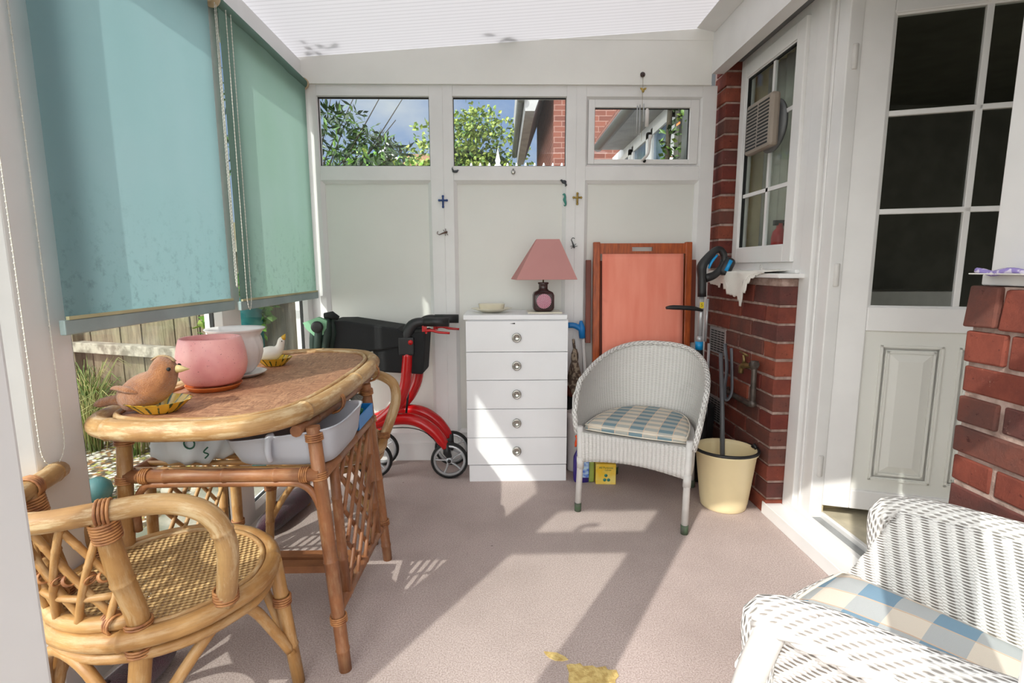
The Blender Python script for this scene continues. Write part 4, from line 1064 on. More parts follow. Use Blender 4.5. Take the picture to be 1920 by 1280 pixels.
# pots on the table
t = thing('plant_pot', 'speckled pink round pot standing on an orange saucer', 'plant pot', (-.905, 1.600, TZ+.016))
b = B(); b.lathe([(.0, .004), (.060, .004), (.078, .012), (.093, .036), (.099, .066), (.097, .100), (.091, .130), (.086, .146), (.083, .150), (.079, .148), (.085, .12), (.088, .07), (.065, .016), (0, .014)], (-.905, 1.600, TZ+.012), 40); part('pot', b, M['pinkpot'], t)
b = B(); b.lathe([(0, 0), (.068, 0), (.078, .012), (.080, .016), (.076, .015), (.066, .005), (0, .005)], (-.905, 1.600, TZ), 36); one('saucer', b, M['terracotta'], 'orange terracotta saucer under the speckled pink pot', 'saucer')
fl = lambda th, i: 1+(.035*sin(th*14+i*.9) if 2 <= i <= 8 else 0)
b = B(); b.lathe([(0, .004), (.044, .004), (.054, .014), (.066, .032), (.076, .052), (.082, .074), (.084, .094), (.082, .112), (.079, .126), (.078, .134), (.087, .150), (.096, .158), (.094, .160), (.084, .152), (.073, .136), (.074, .09), (.04, .014), (0, .012)], (-.925, 1.790, TZ+.008), 72, flute=fl)
one('plant_pot', b, M['ceramic'], 'white swirled pot with a flared rim behind the pink pot', 'plant pot')
b = B(); b.lathe([(0, 0), (.052, 0), (.072, .010), (.078, .016), (.074, .015), (.05, .004), (0, .004)], (-.91, 1.79, TZ), 40, flute=lambda th, i: 1+(.012*sin(th*16) if i > 1 else 0)); one('saucer', b, M['ceramic'], 'white scalloped saucer under the white swirled pot', 'saucer')
def pie_dish(x, y, r, label):
    b = B(); b.lathe([(0, 0), (.55*r, 0), (.62*r, .004), (1.0*r, .030), (1.05*r, .032), (.98*r, .031), (.58*r, .008), (0, .006)], (x, y, TZ), 64, flute=lambda th, i: 1+(.03*sin(th*16) if i > 1 else 0), sx=1.15)
    return one('dish', b, M['dish'], label, 'dish')
pie_dish(-.903, 1.335, .066, 'yellow and green fluted dish holding the brown toy bird')
pie_dish(-.885, 1.985, .056, 'yellow fluted dish at the back holding the white speckled bird')
# toy bird: body one surface, beak, eye, wing, tail
def bird(x, y, z, sc, ang, label, fur, fur2, beakm, spots=False, cocked=0):
    t = thing('toy_bird', label, 'toy', (x, y, z))
    ca, sa = cos(ang), sin(ang)
    T = lambda p: Vector((x+(p[0]*ca-p[1]*sa)*sc, y+(p[0]*sa+p[1]*ca)*sc, z+p[2]*sc))
    b = B()
    prof = [(-.062, .012, .030, .026), (-.045, .018, .036, .036), (-.020, .034, .045, .052), (.005, .044, .048, .054), (.022, .056, .044, .048), (.032, .074, .035, .036), (.036, .088, .034, .034), (.034, .104, .028, .028), (.030, .116, .014, .016), (.029, .120, .002, .002)]
    n = len(b.v); seg = 20
    if cocked: prof = [(-.055, .012, .026, .022), (-.04, .020, .036, .034), (-.01, .030, .042, .040), (.02, .036, .038, .034), (.036, .052, .022, .020), (.042, .072, .018, .017), (.046, .090, .018, .017), (.050, .100, .013, .012), (.054, .106, .003, .003)]
    for i, (px_, pz_, rx, ry) in enumerate(prof):
        a = prof[min(i+1, len(prof)-1)]; c_ = prof[max(i-1, 0)]; d = Vector((a[0]-c_[0], 0, a[1]-c_[1])).normalized(); nn = Vector((-d.z, 0, d.x))
        for k in range(seg):
            th = 2*pi*k/seg; b.v.append(T(Vector((px_, 0, pz_+.012))+nn*(rx*.9*cos(th))+Vector((0, ry*sin(th), 0))))
    for i in range(len(prof)-1):
        for k in range(seg): k2 = (k+1) % seg; b.face((n+i*seg+k, n+i*seg+k2, n+(i+1)*seg+k2, n+(i+1)*seg+k), None, True)
    b.face([n+k for k in range(seg)][::-1]); b.face([n+(len(prof)-1)*seg+k for k in range(seg)])
    part('body', b, fur, t, sub=1)
    if not cocked:
        b = B(); b.tube([T((-.045, .0, .026)), T((-.075, .0, .030)), T((-.105, 0, .024)), T((-.118, 0, .020))], [.022*sc, .019*sc, .018*sc, .008*sc], 12, res=4, flat=.6); part('tail', b, fur, t)
        for s_ in (-1, 1): b = B(); b.tube([T((.0, s_*.040, .055)), T((-.02, s_*.044, .062)), T((-.050, s_*.036, .066)), T((-.062, s_*.032, .063))], [.012*sc, .015*sc, .010*sc, .005*sc], 10, res=4, flat=.55); part('wing', b, fur, t)
        b = B(); b.tube([T((.012, 0, .1235)), T((.030, 0, .1325)), T((.050, 0, .1290)), T((.062, 0, .118))], [.006*sc]*4, 8, res=3, flat=.4); part('crown_stripe', b, fur2, t)
        b = B(); b.lathe([(.010*sc, 0), (.008*sc, .010*sc), (.0005, .028*sc)], T((.064, 0, .100)), 12, ax=(ca, sa, -.05)); part('beak', b, beakm, t)
        for s_ in (-1, 1): b = B(); b.ball(T((.058, s_*.026, .104)), .0046*sc, 10, 8); e_ = part('eye', b, M['gap'], t)
    else:
        b = B(); b.lathe([(.012*sc, 0), (.009*sc, .012*sc), (.001, .026*sc)], T((.052, 0, .108)), 12, ax=(ca*.45, sa*.45, .85)); part('beak', b, beakm, t)
        for s_ in (-1, 1): b = B(); b.ball(T((.050, s_*.015, .100)), .0028*sc, 8, 6); part('eye', b, M['gap'], t)
    return t
M['whitebird'] = simple('speckled_white_glaze', srgb(232, 226, 216), .3, c2=srgb(60, 56, 60), sc=70, lo=.66, hi=.70)
M['beak'] = simple('horn_beak', srgb(206, 184, 132), .5); M['beaky'] = simple('yellow_beak', srgb(226, 178, 60), .4)
bird(-.922, 1.332, TZ+.002, 1.10, radians(8), 'brown plush bird sitting in a yellow dish at the near end', M['fur'], M['furlight'], M['beak'])
bird(-.895, 1.985, TZ+.008, .86, radians(15), 'white speckled bird with raised yellow beak, at the back', M['whitebird'], M['whitebird'], M['beaky'], cocked=1)

# things on the table's shelf
t = thing('plastic_basin', 'pale grey plastic tray with a moulded handle, on the shelf under the table', 'tray', (-.60, 1.48, zs+.014))
b = B()
def basin(u, v):
    a = 2*pi*u; ca, sa = cos(a), sin(a); ex = 2/5.; X = math.copysign(abs(ca)**ex, ca); Yv = math.copysign(abs(sa)**ex, sa)
    r, z = [(.86, 0), (.90, .006), (.97, .03), (1.02, .068), (1.05, .086), (1.07, .090), (1.03, .090), (.99, .08), (.94, .03), (.84, .012), (.0, .012)][int(round(v*10))]
    tilt = .020*X*(z > .05)
    return Vector((-.600+.150*r*X, 1.49+.155*r*Yv, zs+.016+z+tilt))
b.grid(basin, 48, 10, wrapu=True); part('tray', b, M['grey_basin'], t)
b = B(); b.tube([(-.612, 1.335, zs+.105), (-.620, 1.324, zs+.10), (-.622, 1.322, zs+.06), (-.620, 1.330, zs+.035)], [.010, .010, .009, .007], 8, res=4); part('handle', b, M['grey_basin'], t)
t = thing('carrier_bag', 'crumpled white plastic bag with green marks, on the shelf under the table', 'bag', (-.87, 1.44, zs+.014))
rr_ = random.Random(3)
b = B()
def bag(u, v):
    a = 2*pi*u; k = 1+.07*sin(5*a+6*v)+.05*sin(11*a-9*v)+.03*sin(23*a+14*v)
    rad = [.0, .080, .105, .112, .110, .100, .085, .07, .0][int(round(v*8))]; z = [.002, .002, .02, .045, .07, .09, .105, .112, .114][int(round(v*8))]
    return Vector((-.87+rad*1.0*k*cos(a), 1.43+rad*.80*k*sin(a), zs+.014+z+.004*sin(9*a)))
b.grid(bag, 60, 8, wrapu=True); part('bag', b, M['bagplastic'], t)
b = B(); b.tube([(-.835+.014*cos(a), 1.336, zs+.085+.014*sin(a)) for a in [2*pi*k/16 for k in range(16)]], .0022, 6, closed=True)
b.tube([(-.795, 1.350, zs+.07), (-.805, 1.346, zs+.058), (-.795, 1.350, zs+.05), (-.803, 1.346, zs+.040)], .002, 6, res=3); part('printed_mark', b, M['green'], t)
b = B()
def glove(b, x, y, z, mt, ang):
    for k in range(4): b.tube([(x, y, z), (x+.03*cos(ang+k*.25), y+.03*sin(ang+k*.25), z+.018), (x+.07*cos(ang+k*.28), y+.07*sin(ang+k*.28), z+.015-k*.004), (x+.095*cos(ang+k*.3), y+.095*sin(ang+k*.3), z-.006)], [.012, .013, .012, .009], 8, res=3)
    b.ball((x-.02*cos(ang), y-.02*sin(ang), z+.004), (.045, .04, .018), 14, 8)
glove(b, -.585, 1.745, zs+.055, None, -.6); one('garden_glove', b, M['green'], 'green rubber glove heaped on the shelf beside the grey tray', 'glove')
b = B(); glove(b, -.60, 1.80, zs+.085, None, -.3); one('garden_glove', b, M['greyfab'], 'grey glove lying over the green glove on the shelf', 'glove')
b = B(); b.box(-.60, -.475, 1.655, 1.84, zs+.014, zs+.018); b.box(-.479, -.474, 1.655, 1.84, zs+.014, zs+.060); b.box(-.60, -.596, 1.655, 1.84, zs+.014, zs+.060); b.box(-.60, -.474, 1.655, 1.659, zs+.014, zs+.06); b.box(-.60, -.474, 1.836, 1.84, zs+.014, zs+.06)
one('storage_tray', b, M['blue'], 'small blue plastic tray at the end of the shelf', 'tray', bevel=.002)

# slippers / plush draught excluders by the glazed wall
def plush(x, y, L, ang, label):
    t = thing('plush_draught_stopper', label, 'draught stopper', (x, y, 0))
    b = B(); d = Vector((cos(ang), sin(ang), 0)); pts = [Vector((x, y, .05))+d*(L*(k/8-.5)) for k in range(9)]
    b.tube(pts, [.012, .040, .050, .050, .048, .050, .050, .040, .012], 18, res=3); part('body', b, M['velvet'], t)
    b = B(); b.tube([pts[2]+Vector((0, 0, .047)), pts[2]+d*.02+Vector((0, 0, .066)), pts[3]+Vector((0, 0, .046))], .006, 6, res=3); part('bow', b, M['lampbase'], t)
plush(-.985, 1.22, .36, radians(85), 'dark purple plush roll on the floor by the near glazed bay')
plush(-.975, 2.22, .42, radians(80), 'dark purple plush roll on the floor under the far end of the table')

# ---- lamp, plate and dish on the chest
CT = .886
t = thing('table_lamp', 'table lamp with dusty pink pyramid shade and dark square ceramic base', 'lamp', (.220, 2.745, CT+.008))
lx, ly = .220, 2.745
def rsq(h, ex=5.):
    out = []
    for k in range(32):
        a = 2*pi*k/32; out.append((h*math.copysign(abs(cos(a))**(2/ex), cos(a)), h*math.copysign(abs(sin(a))**(2/ex), sin(a))))
    return out
b = B(); lv = [(.040, .0, 6), (.052, .008, 6), (.056, .02, 7), (.056, .085, 7), (.050, .100, 5), (.030, .110, 3), (.024, .118, 2), (.024, .140, 2), (.030, .148, 2), (.026, .152, 2)]
n = 0
for h, z, ex in lv: b.v += [Vector((lx+p, ly+q_, CT+.008+z)) for p, q_ in rsq(h, ex)]
for i in range(len(lv)-1):
    for k in range(32): k2 = (k+1) % 32; b.face((i*32+k, i*32+k2, (i+1)*32+k2, (i+1)*32+k), None, True)
b.face(list(range(32))[::-1]); b.face([(len(lv)-1)*32+k for k in range(32)]); part('base', b, M['lampbase'], t)
b = B(); nseg = 36; b.v = [Vector((lx, ly-.0578, CT+.008+.055))]+[Vector((lx+.038*cos(2*pi*k/nseg), ly-.0562, CT+.008+.055+.038*sin(2*pi*k/nseg))) for k in range(nseg)]
for k in range(nseg):
    k2 = (k+1) % nseg; b.face((0, 1+k2, 1+k), ((0, 0), (.038*cos(2*pi*k2/nseg), .038*sin(2*pi*k2/nseg)), (.038*cos(2*pi*k/nseg), .038*sin(2*pi*k/nseg))))
part('medallion', b, M['sunburst'], t)
b = B(); z0_, z1_ = 1.062, 1.268
c0 = [Vector((lx+.158*sx*cos(.12)-.10*sy*sin(.12), ly+.10*sy*cos(.12)+.158*sx*sin(.12), z0_)) for sx, sy in ((-1, -1), (1, -1), (1, 1), (-1, 1))]
c1 = [Vector((lx+.020+.058*sx, ly+.045*sy, z1_)) for sx, sy in ((-1, -1), (1, -1), (1, 1), (-1, 1))]
c0 = [p+Vector((-.0, 0, 0)) for p in c0]
b.v = c0+c1
for i in range(4): j = (i+1) % 4; b.face((i, j, 4+j, 4+i))
part('lamp_shade', b, M['lampshade'], t, solid=.003)
b = B(); b.tube([(lx, ly, CT+.15), (lx, ly, 1.25)], .004, 6); b.tube([c1[0].lerp(c1[1], .5), (lx, ly, 1.25), c1[3].lerp(c1[2], .5)], .0015, 5); part('stem', b, M['brass'], t)
b = B(); b.box(.135, .315, 2.675, 2.83, CT, CT+.007); one('tile_mat', b, M['cream_ceramic'], 'pale square mat under the pink shaded lamp', 'mat', bevel=.002)
b = B(); b.lathe([(0, .003), (.05, .003), (.085, .014), (.108, .022), (.110, .024), (.106, .0235), (.08, .018), (.05, .008), (0, .008)], (-.055, 2.76, CT), 48, sx=1.0, sy=.85); one('plate', b, M['cream_ceramic'], 'oval cream plate on the left of the white chest', 'plate')
b = B()
b.grid(lambda u, v: (lambda r, z: (-.055+r*.070*math.copysign(abs(cos(2*pi*u))**.5, cos(2*pi*u)), 2.76+r*.045*math.copysign(abs(sin(2*pi*u))**.5, sin(2*pi*u)), CT+.010+z))(*[(.001, 0), (.82, 0), (.90, .004), (1.0, .034), (1.03, .036), (.97, .034), (.86, .008), (.001, .007)][int(round(v*7))]), 40, 7, wrapu=True)
one('dish', b, M['cream_ceramic'], 'small oblong cream dish standing on the oval plate', 'dish')

# ---- folded deck chair with coral canvas
t = thing('folding_chair', 'folded hardwood chair with coral canvas leaning on the end wall', 'folding chair', (.78, 2.83, 0))
LN = lambda x, z, y=0: Vector((x, 2.80+.075*(z/1.25)+y, z))
def plk(b, x0, x1, z0, z1, y=0, th=.022):
    p = [LN(x0, z0, y), LN(x1, z0, y), LN(x1, z1, y), LN(x0, z1, y)]; b.prism(p, (0, th, 0))
for x0, xx in ((.508, .545), (1.020, 1.057)):
    b = B(); plk(b, x0, xx, 0, 1.262, 0, .03); part('side_rail', b, M['teak'], t, bevel=.004)
b = B()
for a in ((.545, 1.020, 1.235, 1.255), (.545, 1.020, 1.198, 1.212), (.545, .722, 1.212, 1.235), (.838, 1.020, 1.212, 1.235)): plk(b, *a, .004, .022)
part('top_rail', b, M['teak'], t)
for x0, xx in ((.472, .500), (1.066, 1.092)):
    b = B(); plk(b, x0, xx, .70, 1.165, .03, .024); part('arm', b, M['drkwood'], t, bevel=.003)
for x0, xx in ((.550, .575), (.992, 1.016)):
    b = B(); plk(b, x0, xx, .02, 1.16, .03, .02); part('leg', b, M['drkwood'], t, bevel=.003)
b = B(); plk(b, .55, 1.02, .30, .335, 0); part('cross_rail', b, M['teak'], t)
b = B(); b.grid(lambda u, v: LN(.556-.002+(1.008-.556)*u+.008*(1-v), .34+(1.197-.34)*v, -.006-.010*sin(pi*u)*sin(pi*v)), 16, 24); part('canvas', b, M['canvas'], t, solid=.003)

# ---- red rollator
t = thing('rollator', 'folding rollator with red curved frame, black seat and silver wheels', 'walking frame', (-.5, 2.74, 0))
def wheel(x, y, r, parts_parent):
    b = B(); b.lathe([(r-.012, -.012), (r-.003, -.012), (r, -.006), (r, .006), (r-.003, .012), (r-.012, .012), (r-.014, 0), (r-.012, -.012)], (x, y, r), 36, ax=(0, 1, 0)); wh = part('wheel', b, M['rubber'], parts_parent)
    b = B(); b.lathe([(r-.026, -.008), (r-.014, -.010), (r-.012, 0), (r-.014, .010), (r-.026, .008), (r-.026, -.008)], (x, y, r), 36, ax=(0, 1, 0)); b.lathe([(0, -.014), (.016, -.014), (.018, -.006), (.018, .006), (.016, .014), (0, .014)], (x, y, r), 16, ax=(0, 1, 0))
    for k in range(5):
        a = 2*pi*k/5+.3; b.tube([(x+.014*cos(a), y, r+.014*sin(a)), (x+.045*cos(a+.28), y, r+.045*sin(a+.28)), (x+(r-.02)*cos(a+.25), y, r+(r-.02)*sin(a+.25))], [.010, .008, .010], 8, res=3, flat=.6)
    part('rim', b, M['silver'], wh)
    b = B(); b.lathe([(0, -.020), (.009, -.020), (.010, -.014), (0, -.014)], (x, y, r), 12, ax=(0, 1, 0)); part('axle_cap', b, M['black'], wh)
y1, y2 = 2.655, 2.85
wheel(-.286, y1, .100, t); wheel(-.290, y2, .100, t); wheel(-.695, y1+.02, .100, t); wheel(-.695, y2, .100, t)
for y in (y1+.008, y2-.01):
    o = 0 if y < 2.7 else .035
    b = B(); b.tube([(-.492+o, y, .690), (-.500+o, y, .60), (-.515+o, y, .50), (-.560+o, y, .41), (-.625+o, y, .345), (-.690, y, .30)], [.034, .036, .038, .040, .036, .030], 14, res=4, flat=.8); part('red_arm', b, M['red'], t)
    b = B(); b.tube([(-.72, y, .285), (-.62, y, .318), (-.52, y, .330), (-.44, y, .312), (-.37, y, .262), (-.325, y, .205), (-.305, y, .17)], [.032, .036, .038, .038, .037, .034, .026], 14, res=4, flat=.8); part('red_arm', b, M['red'], t)
    b = B(); b.tube([(-.30, y, .19), (-.30, y, .14), (-.286, y, .112)], [.024, .026, .018], 12, flat=.8); b.tube([(-.38, y, .235), (-.34, y, .18), (-.31, y, .16)], .005, 6, res=3); part('fork', b, M['black'], t)
    b = B(); b.tube([(-.690, y, .30), (-.70, y, .20), (-.695, y, .11)], [.022, .02, .014], 10); part('fork', b, M['red'], t)
    b = B(); b.box(-.535+o, -.455+o, y-.034, y+.034, .675, .770); part('hub', b, M['black'], t, bevel=.008)
    b = B(); b.lathe([(0, 0), (.012, 0), (.013, .006), (0, .008)], (-.470+o, y-.035, .745), 12, ax=(0, -1, 0)); part('release_button', b, M['red'], t)
    b = B(); b.tube([(-.500+o, y, .745), (-.490+o, y, .79), (-.465+o, y, .830), (-.430+o, y, .845), (-.40+o, y, .846)], [.030, .030, .028, .024, .02], 12, res=3); b.tube([(-.405+o, y, .846), (-.275+o, y, .845)], .024, 14); part('handle', b, M['black'], t)
    b = B(); b.tube([(-.40+o, y, .800), (-.365+o, y, .802), (-.33+o, y, .792), (-.272+o, y, .787)], [.009, .008, .007, .006], 8, res=3); b.box(-.415+o, -.39+o, y-.006, y+.006, .785, .83); part('brake_lever', b, M['red'], t)
b = B(); b.prism([(-.895, y1-.02, .855), (-.80, y1-.02, .856), (-.54, y1-.02, .815), (-.50, y1-.02, .78), (-.50, y1-.02, .72), (-.66, y1-.02, .70), (-.80, y1-.02, .668), (-.875, y1-.02, .655)], (0, .24, 0)); part('seat', b, M['blackfab'], t, bevel=.01)
b = B(); b.hexa([(-.655, y1-.005, .585), (-.415, y1-.005, .570), (-.41, y2-.01, .570), (-.65, y2-.01, .585), (-.685, y1-.005, .76), (-.395, y1-.005, .80), (-.39, y2-.01, .80), (-.68, y2-.01, .76)]); part('bag', b, M['blackfab'], t, bevel=.012)
b = B(); b.tube([(-.52, y1+.05, .345), (-.505, y1+.05, .46)], .006, 8); b.box(-.60, -.46, y1+.02, y1+.05, .325, .338); part('link', b, M['black'], t)
b = B(); b.tube([(-.60, y1-.01, .285), (-.50, y1-.01, .286), (-.42, y1-.01, .265), (-.36, y1-.01, .215)], .0025, 6, res=3); part('brake_cable', b, M['rubber'], t)
# green umbrella bundle hung on the rollator's far end
t = thing('folded_umbrella', 'dark green umbrella with pale green inside, rolled up on the end of the rollator', 'umbrella', (-.95, 2.60, .60))
b = B(); b.lathe([(0, 0), (.026, 0), (.030, .01), (.028, .02), (.020, .022), (0, .022)], (-.925, 2.585, .832), 20, ax=(.1, -1, 0)); part('handle_end', b, M['black'], t)
b = B(); b.prism([(-.925, 2.59, .880), (-.880, 2.59, .862), (-.885, 2.59, .80), (-.935, 2.59, .775), (-.985, 2.59, .82), (-1.000, 2.59, .852)], (0, .03, 0)); part('pale_lining', b, M['palegreen'] if 'palegreen' in M else simple('pale_green_nylon', srgb(126, 176, 140), .5), t)
b = B()
for k in range(7):
    a = k*.9; b.tube([(-.90+.03*cos(a), 2.64+.03*sin(a), .87), (-.915+.045*cos(a), 2.64+.04*sin(a), .80), (-.93+.04*cos(a), 2.64+.035*sin(a), .70), (-.93+.02*cos(a), 2.64+.02*sin(a), .62)], [.012, .024, .020, .008], 8, res=3)
part('folded_cover', b, simple('dark_green_nylon', srgb(26, 46, 38), .6), t)
b = B(); b.tube([(-.90, 2.62, .885), (-.86, 2.62, .888), (-.83, 2.62, .872)], [.014, .020, .012], 8); part('strap', b, M['blackfab'], t)

# ---- between chest and wicker chair
t = thing('squeegee_mop', 'blue squeegee head on a white pole leaning behind the chest', 'mop', (.47, 2.86, 0))
b = B(); b.tube([(.415, 2.87, .62+.11), (.50, 2.83, .02)], .010, 10); b.v = []; b.f = []; b.uv = []; b.mi = []; b.sm = []
b.tube([(.455, 2.865, .745), (.505, 2.84, .0)], .0095, 10); part('pole', b, M['white_paint'], t)
b = B(); b.tube([(.452, 2.865, .73), (.446, 2.866, .79), (.443, 2.866, .828)], [.017, .020, .008], 10); b.tube([(.449, 2.865, .775), (.41, 2.866, .80), (.37, 2.868, .803)], [.014, .016, .016], 10, res=3); part('head', b, M['blue'], t)
b = B()
b.grid(lambda u, v: (.400+(.030+.012*sin(7*v+2*u*6.28))*cos(2*pi*u)*sin(pi*(.04+.92*v))**.6, 2.79+(.035)*sin(2*pi*u)*sin(pi*(.04+.92*v))**.6, .42+.26*v), 16, 10, wrapu=True); b.tube([(.40, 2.79, .66), (.395, 2.82, .73)], .008, 6)
one('peg_bag', b, M['stonebag'], 'speckled brown cloth bag hanging beside the chest', 'bag', loc=(.40, 2.79, .42))
b = B(); b.lathe([(.042, 0), (.045, .01), (.048, .30), (.052, .305), (.052, .335), (.046, .335), (.044, .30), (.04, .02), (0, .02)], (.405, 2.76, .0), 28); one('waste_bin', b, M['ceramic'], 'slim pale tub standing behind the purple spray bottle', 'tub')
t = thing('tool_caddy', 'dark caddy with rusty tins stacked behind the slim pale tub', 'caddy', (.44, 2.86, 0))
b = B(); b.lathe([(.035, 0), (.052, .01), (.056, .40), (.050, .40), (.04, .02), (0, .02)], (.415, 2.86, 0), 24); part('tub', b, M['black'], t); b = B(); b.lathe([(.050, .402), (.050, .45), (0, .45)], (.415, 2.86, 0), 24); part('tin', b, BR[0], t)
t = thing('spray_bottle', 'purple cleaning spray bottle with orange trigger on the floor', 'spray bottle', (.418, 2.60, 0))
sx0, sy0 = .418, 2.600
b = B(); lv = [(.040, .0), (.044, .01), (.045, .10), (.043, .135), (.030, .165), (.018, .185), (.014, .195), (.014, .215)]
b.grid(lambda u, v: (lambda hz: (sx0+hz[0]*math.copysign(abs(cos(2*pi*u))**.7, cos(2*pi*u)), sy0+hz[0]*.62*math.copysign(abs(sin(2*pi*u))**.7, sin(2*pi*u)), hz[1]))(lv[int(round(v*7))]), 28, 7, wrapu=True); part('bottle', b, M['purplebottle'], t)
b = B(); b.tube([(sx0, sy0, .205), (sx0, sy0, .228)], .016, 12); b.tube([(sx0+.022, sy0, .246), (sx0-.005, sy0, .252), (sx0-.034, sy0, .238)], [.014, .015, .010], 10, res=3); b.tube([(sx0-.018, sy0, .240), (sx0-.030, sy0, .220), (sx0-.034, sy0, .190)], [.008, .007, .006], 8, res=3); part('trigger', b, M['orange'], t)
b = B(); b.poly([(sx0-.010, sy0-.0288, .03), (sx0+.034, sy0-.0288, .03), (sx0+.034, sy0-.0288, .13), (sx0+.004, sy0-.0288, .13)]); part('label', b, M['labelblue'], t, solid=.001)
t = thing('soap_powder_box', 'yellow all purpose cleaner box on the floor by the wicker chair', 'box', (.54, 2.60, 0))
ang = radians(-4); ux = Vector((cos(ang), sin(ang), 0)); uy = Vector((-sin(ang), cos(ang), 0)); bc_ = Vector((.540, 2.585, .055))
b = B(); b.obox(bc_, ux*.052, uy*.035, Z_*.055); part('carton', b, M['yellow'], t, bevel=.002)
b = B(); add_text(b, 'All Purpose', .0155, bc_-uy*.0358+Z_*.036, ux, Z_); add_text(b, 'CLEANER', .008, bc_-uy*.0358+Z_*.022+ux*.01, ux, Z_); part('lettering', b, M['green'], t, solid=.0005)
b = B()
for dx, dz in ((.0, -.006), (-.006, -.030), (.014, -.030)): b.lathe([(0, 0), (.0085, 0), (.0085, .0008), (0, .0008)], bc_-uy*.0352+ux*dx+Z_*dz, 16, ax=-uy)
part('badges', b, M['tealorn'], t)
b = B(); b.box(.452, .482, 2.575, 2.60, 0, .115); one('cleaning_bottle', b, M['leafB'], 'slim green bottle between the purple spray and the yellow box', 'bottle', bevel=.008)

# ---- bucket with mop handle, cordless floor cleaner, black basket
t = thing('bucket', 'cream plastic bucket with a dark rim at the foot of the brick wall', 'bucket', (1.035, 2.30, 0))
b = B(); b.lathe([(0, 0), (.098, 0), (.102, .004), (.104, .02), (.107, .03), (.134, .262), (.142, .270), (.142, .282), (.134, .284), (.128, .262), (.100, .012), (0, .010)], (1.050, 2.305, 0), 44); part('body', b, M['bucket'], t)
b = B(); b.tube([(1.050+.141*cos(a), 2.305+.141*sin(a), .280-.006*sin(a)) for a in [2*pi*k/36 for k in range(36)]], .0075, 8, closed=True); b.tube([(1.172, 2.30, .286), (1.178, 2.295, .298), (1.182, 2.28, .285)], .009, 8); part('rim_grip', b, M['black'], t)
t = thing('mop', 'dark grey mop handle standing in the cream bucket', 'mop', (1.03, 2.31, .015))
b = B(); b.tube([(1.045, 2.30, .03), (1.065, 2.40, .42), (1.085, 2.50, .70)], [.0115, .011, .010], 12); part('handle', b, M['greyhandle'] if 'greyhandle' in M else simple('grey_handle', srgb(92, 94, 98), .45), t)
b = B()
for k in range(14): a = k*.449; b.tube([(1.045+.01*cos(a), 2.30+.01*sin(a), .055), (1.045+.05*cos(a), 2.30+.05*sin(a), .035), (1.045+.065*cos(a), 2.30+.065*sin(a), .018)], .006, 6, res=2)
part('mop_head', b, M['towel'], t)
b = B(); b.tube([(1.15, 2.53, .72), (1.155, 2.52, .60), (1.150, 2.50, .50), (1.125, 2.50, .46), (1.118, 2.51, .52), (1.128, 2.52, .62), (1.125, 2.55, .74)], .012, 8, res=4, flat=.5)
one('hose_loop', b, simple('slate_grey_strap', srgb(96, 98, 104), .5), 'looped grey strap hanging on the bricks above the bucket', 'strap')
t = thing('floor_cleaner', 'upright cordless floor cleaner with black grip and blue trigger', 'floor cleaner', (1.07, 2.66, 0))
yc_ = 2.66
def Q(px, py, dy=0): p = P(px, py, 'y', yc_+dy); return p
b = B(); b.tube([Q(1316, 556), Q(1316, 520), Q(1316, 500), Q(1326, 484), Q(1340, 470), Q(1350, 468), Q(1357, 478), Q(1357, 494)], [.024, .024, .028, .024, .020, .019, .019, .018], 12, res=4, flat=.9)
b.tube([Q(1357, 488), Q(1352, 502), Q(1340, 515), Q(1322, 522)], [.017, .018, .020, .022], 10, res=3); part('grip', b, M['black'], t)
b = B(); b.tube([Q(1345, 478, -.012), Q(1335, 490, -.012), Q(1329, 503, -.012)], [.007, .009, .007], 8, res=3, flat=.8); part('trigger', b, M['bluetrim'], t)
b = B(); pA, pB = Q(1369, 484), Q(1354, 515); b.tube([pA, pA.lerp(pB, .15), pA.lerp(pB, .85), pB], [.022, .034, .034, .022], 12, res=2); bt = part('battery', b, M['black'], t)
b = B(); b.tube([Q(1371, 488, -.031), Q(1361, 508, -.031)], .010, 8, flat=1); part('battery_light', b, M['bluetrim'], bt)
b = B(); b.tube([Q(1316, 552), Q(1312, 636)], [.0125, .0125], 14); b.tube([Q(1312, 630), Q(1311, 640)], [.014, .017], 14); part('tube', b, M['silver'], t)
b = B(); b.tube([Q(1311, 640), Q(1310.5, 655)], .020, 16); part('collar', b, M['bluetrim'], t)
b = B(); b.tube([Q(1310.5, 655), (1.068, 2.655, .30), (1.065, 2.64, .12)], [.019, .030, .040], 14, res=3); part('body', b, M['black'], t)
b = B(); b.box(.96, 1.17, 2.56, 2.72, 0, .05); part('cleaner_head', b, M['black'], t, bevel=.012)
b = B(); b.tube([Q(1249, 577, -.03), Q(1262, 576, -.03), Q(1300, 578, -.03), Q(1317, 582, -.03)], [.010, .017, .017, .010], 12, res=3, flat=.7); part('assist_handle', b, M['black'], t)
b = B(); c_ = Q(1316, 572, -.0135); b.obox(c_, X_*.010, Y_*.0006, Z_*.016); part('sticker', b, M['yellowtag'], t)
b = B(); add_text(b, '5', .024, c_+Vector((0, -.0012, 0)), X_, Z_); part('sticker_number', b, M['gap'], t, solid=.0004)
b = B(); b.tube([Q(1327, 560, .03), Q(1322, 640, .03)], .008, 8); b.tube([(1.105, 2.70, .72), (1.11, 2.70, .05)], .008, 8); part('rear_pole', b, M['silver'], t)
t = thing('black_basket', 'black crate with a dustpan brush behind the cream bucket', 'basket', (1.10, 2.78, 0))
b = B(); b.lathe([(.070, 0), (.095, .01), (.105, .36), (.098, .36), (.088, .02), (0, .02)], (1.085, 2.80, 0), 28); part('tub', b, M['black'], t)
b = B(); b.tube([(1.03, 2.76, .37), (1.08, 2.78, .385), (1.13, 2.78, .375)], [.014, .022, .012], 8, res=3, flat=.5); part('brush', b, M['brush'], t)

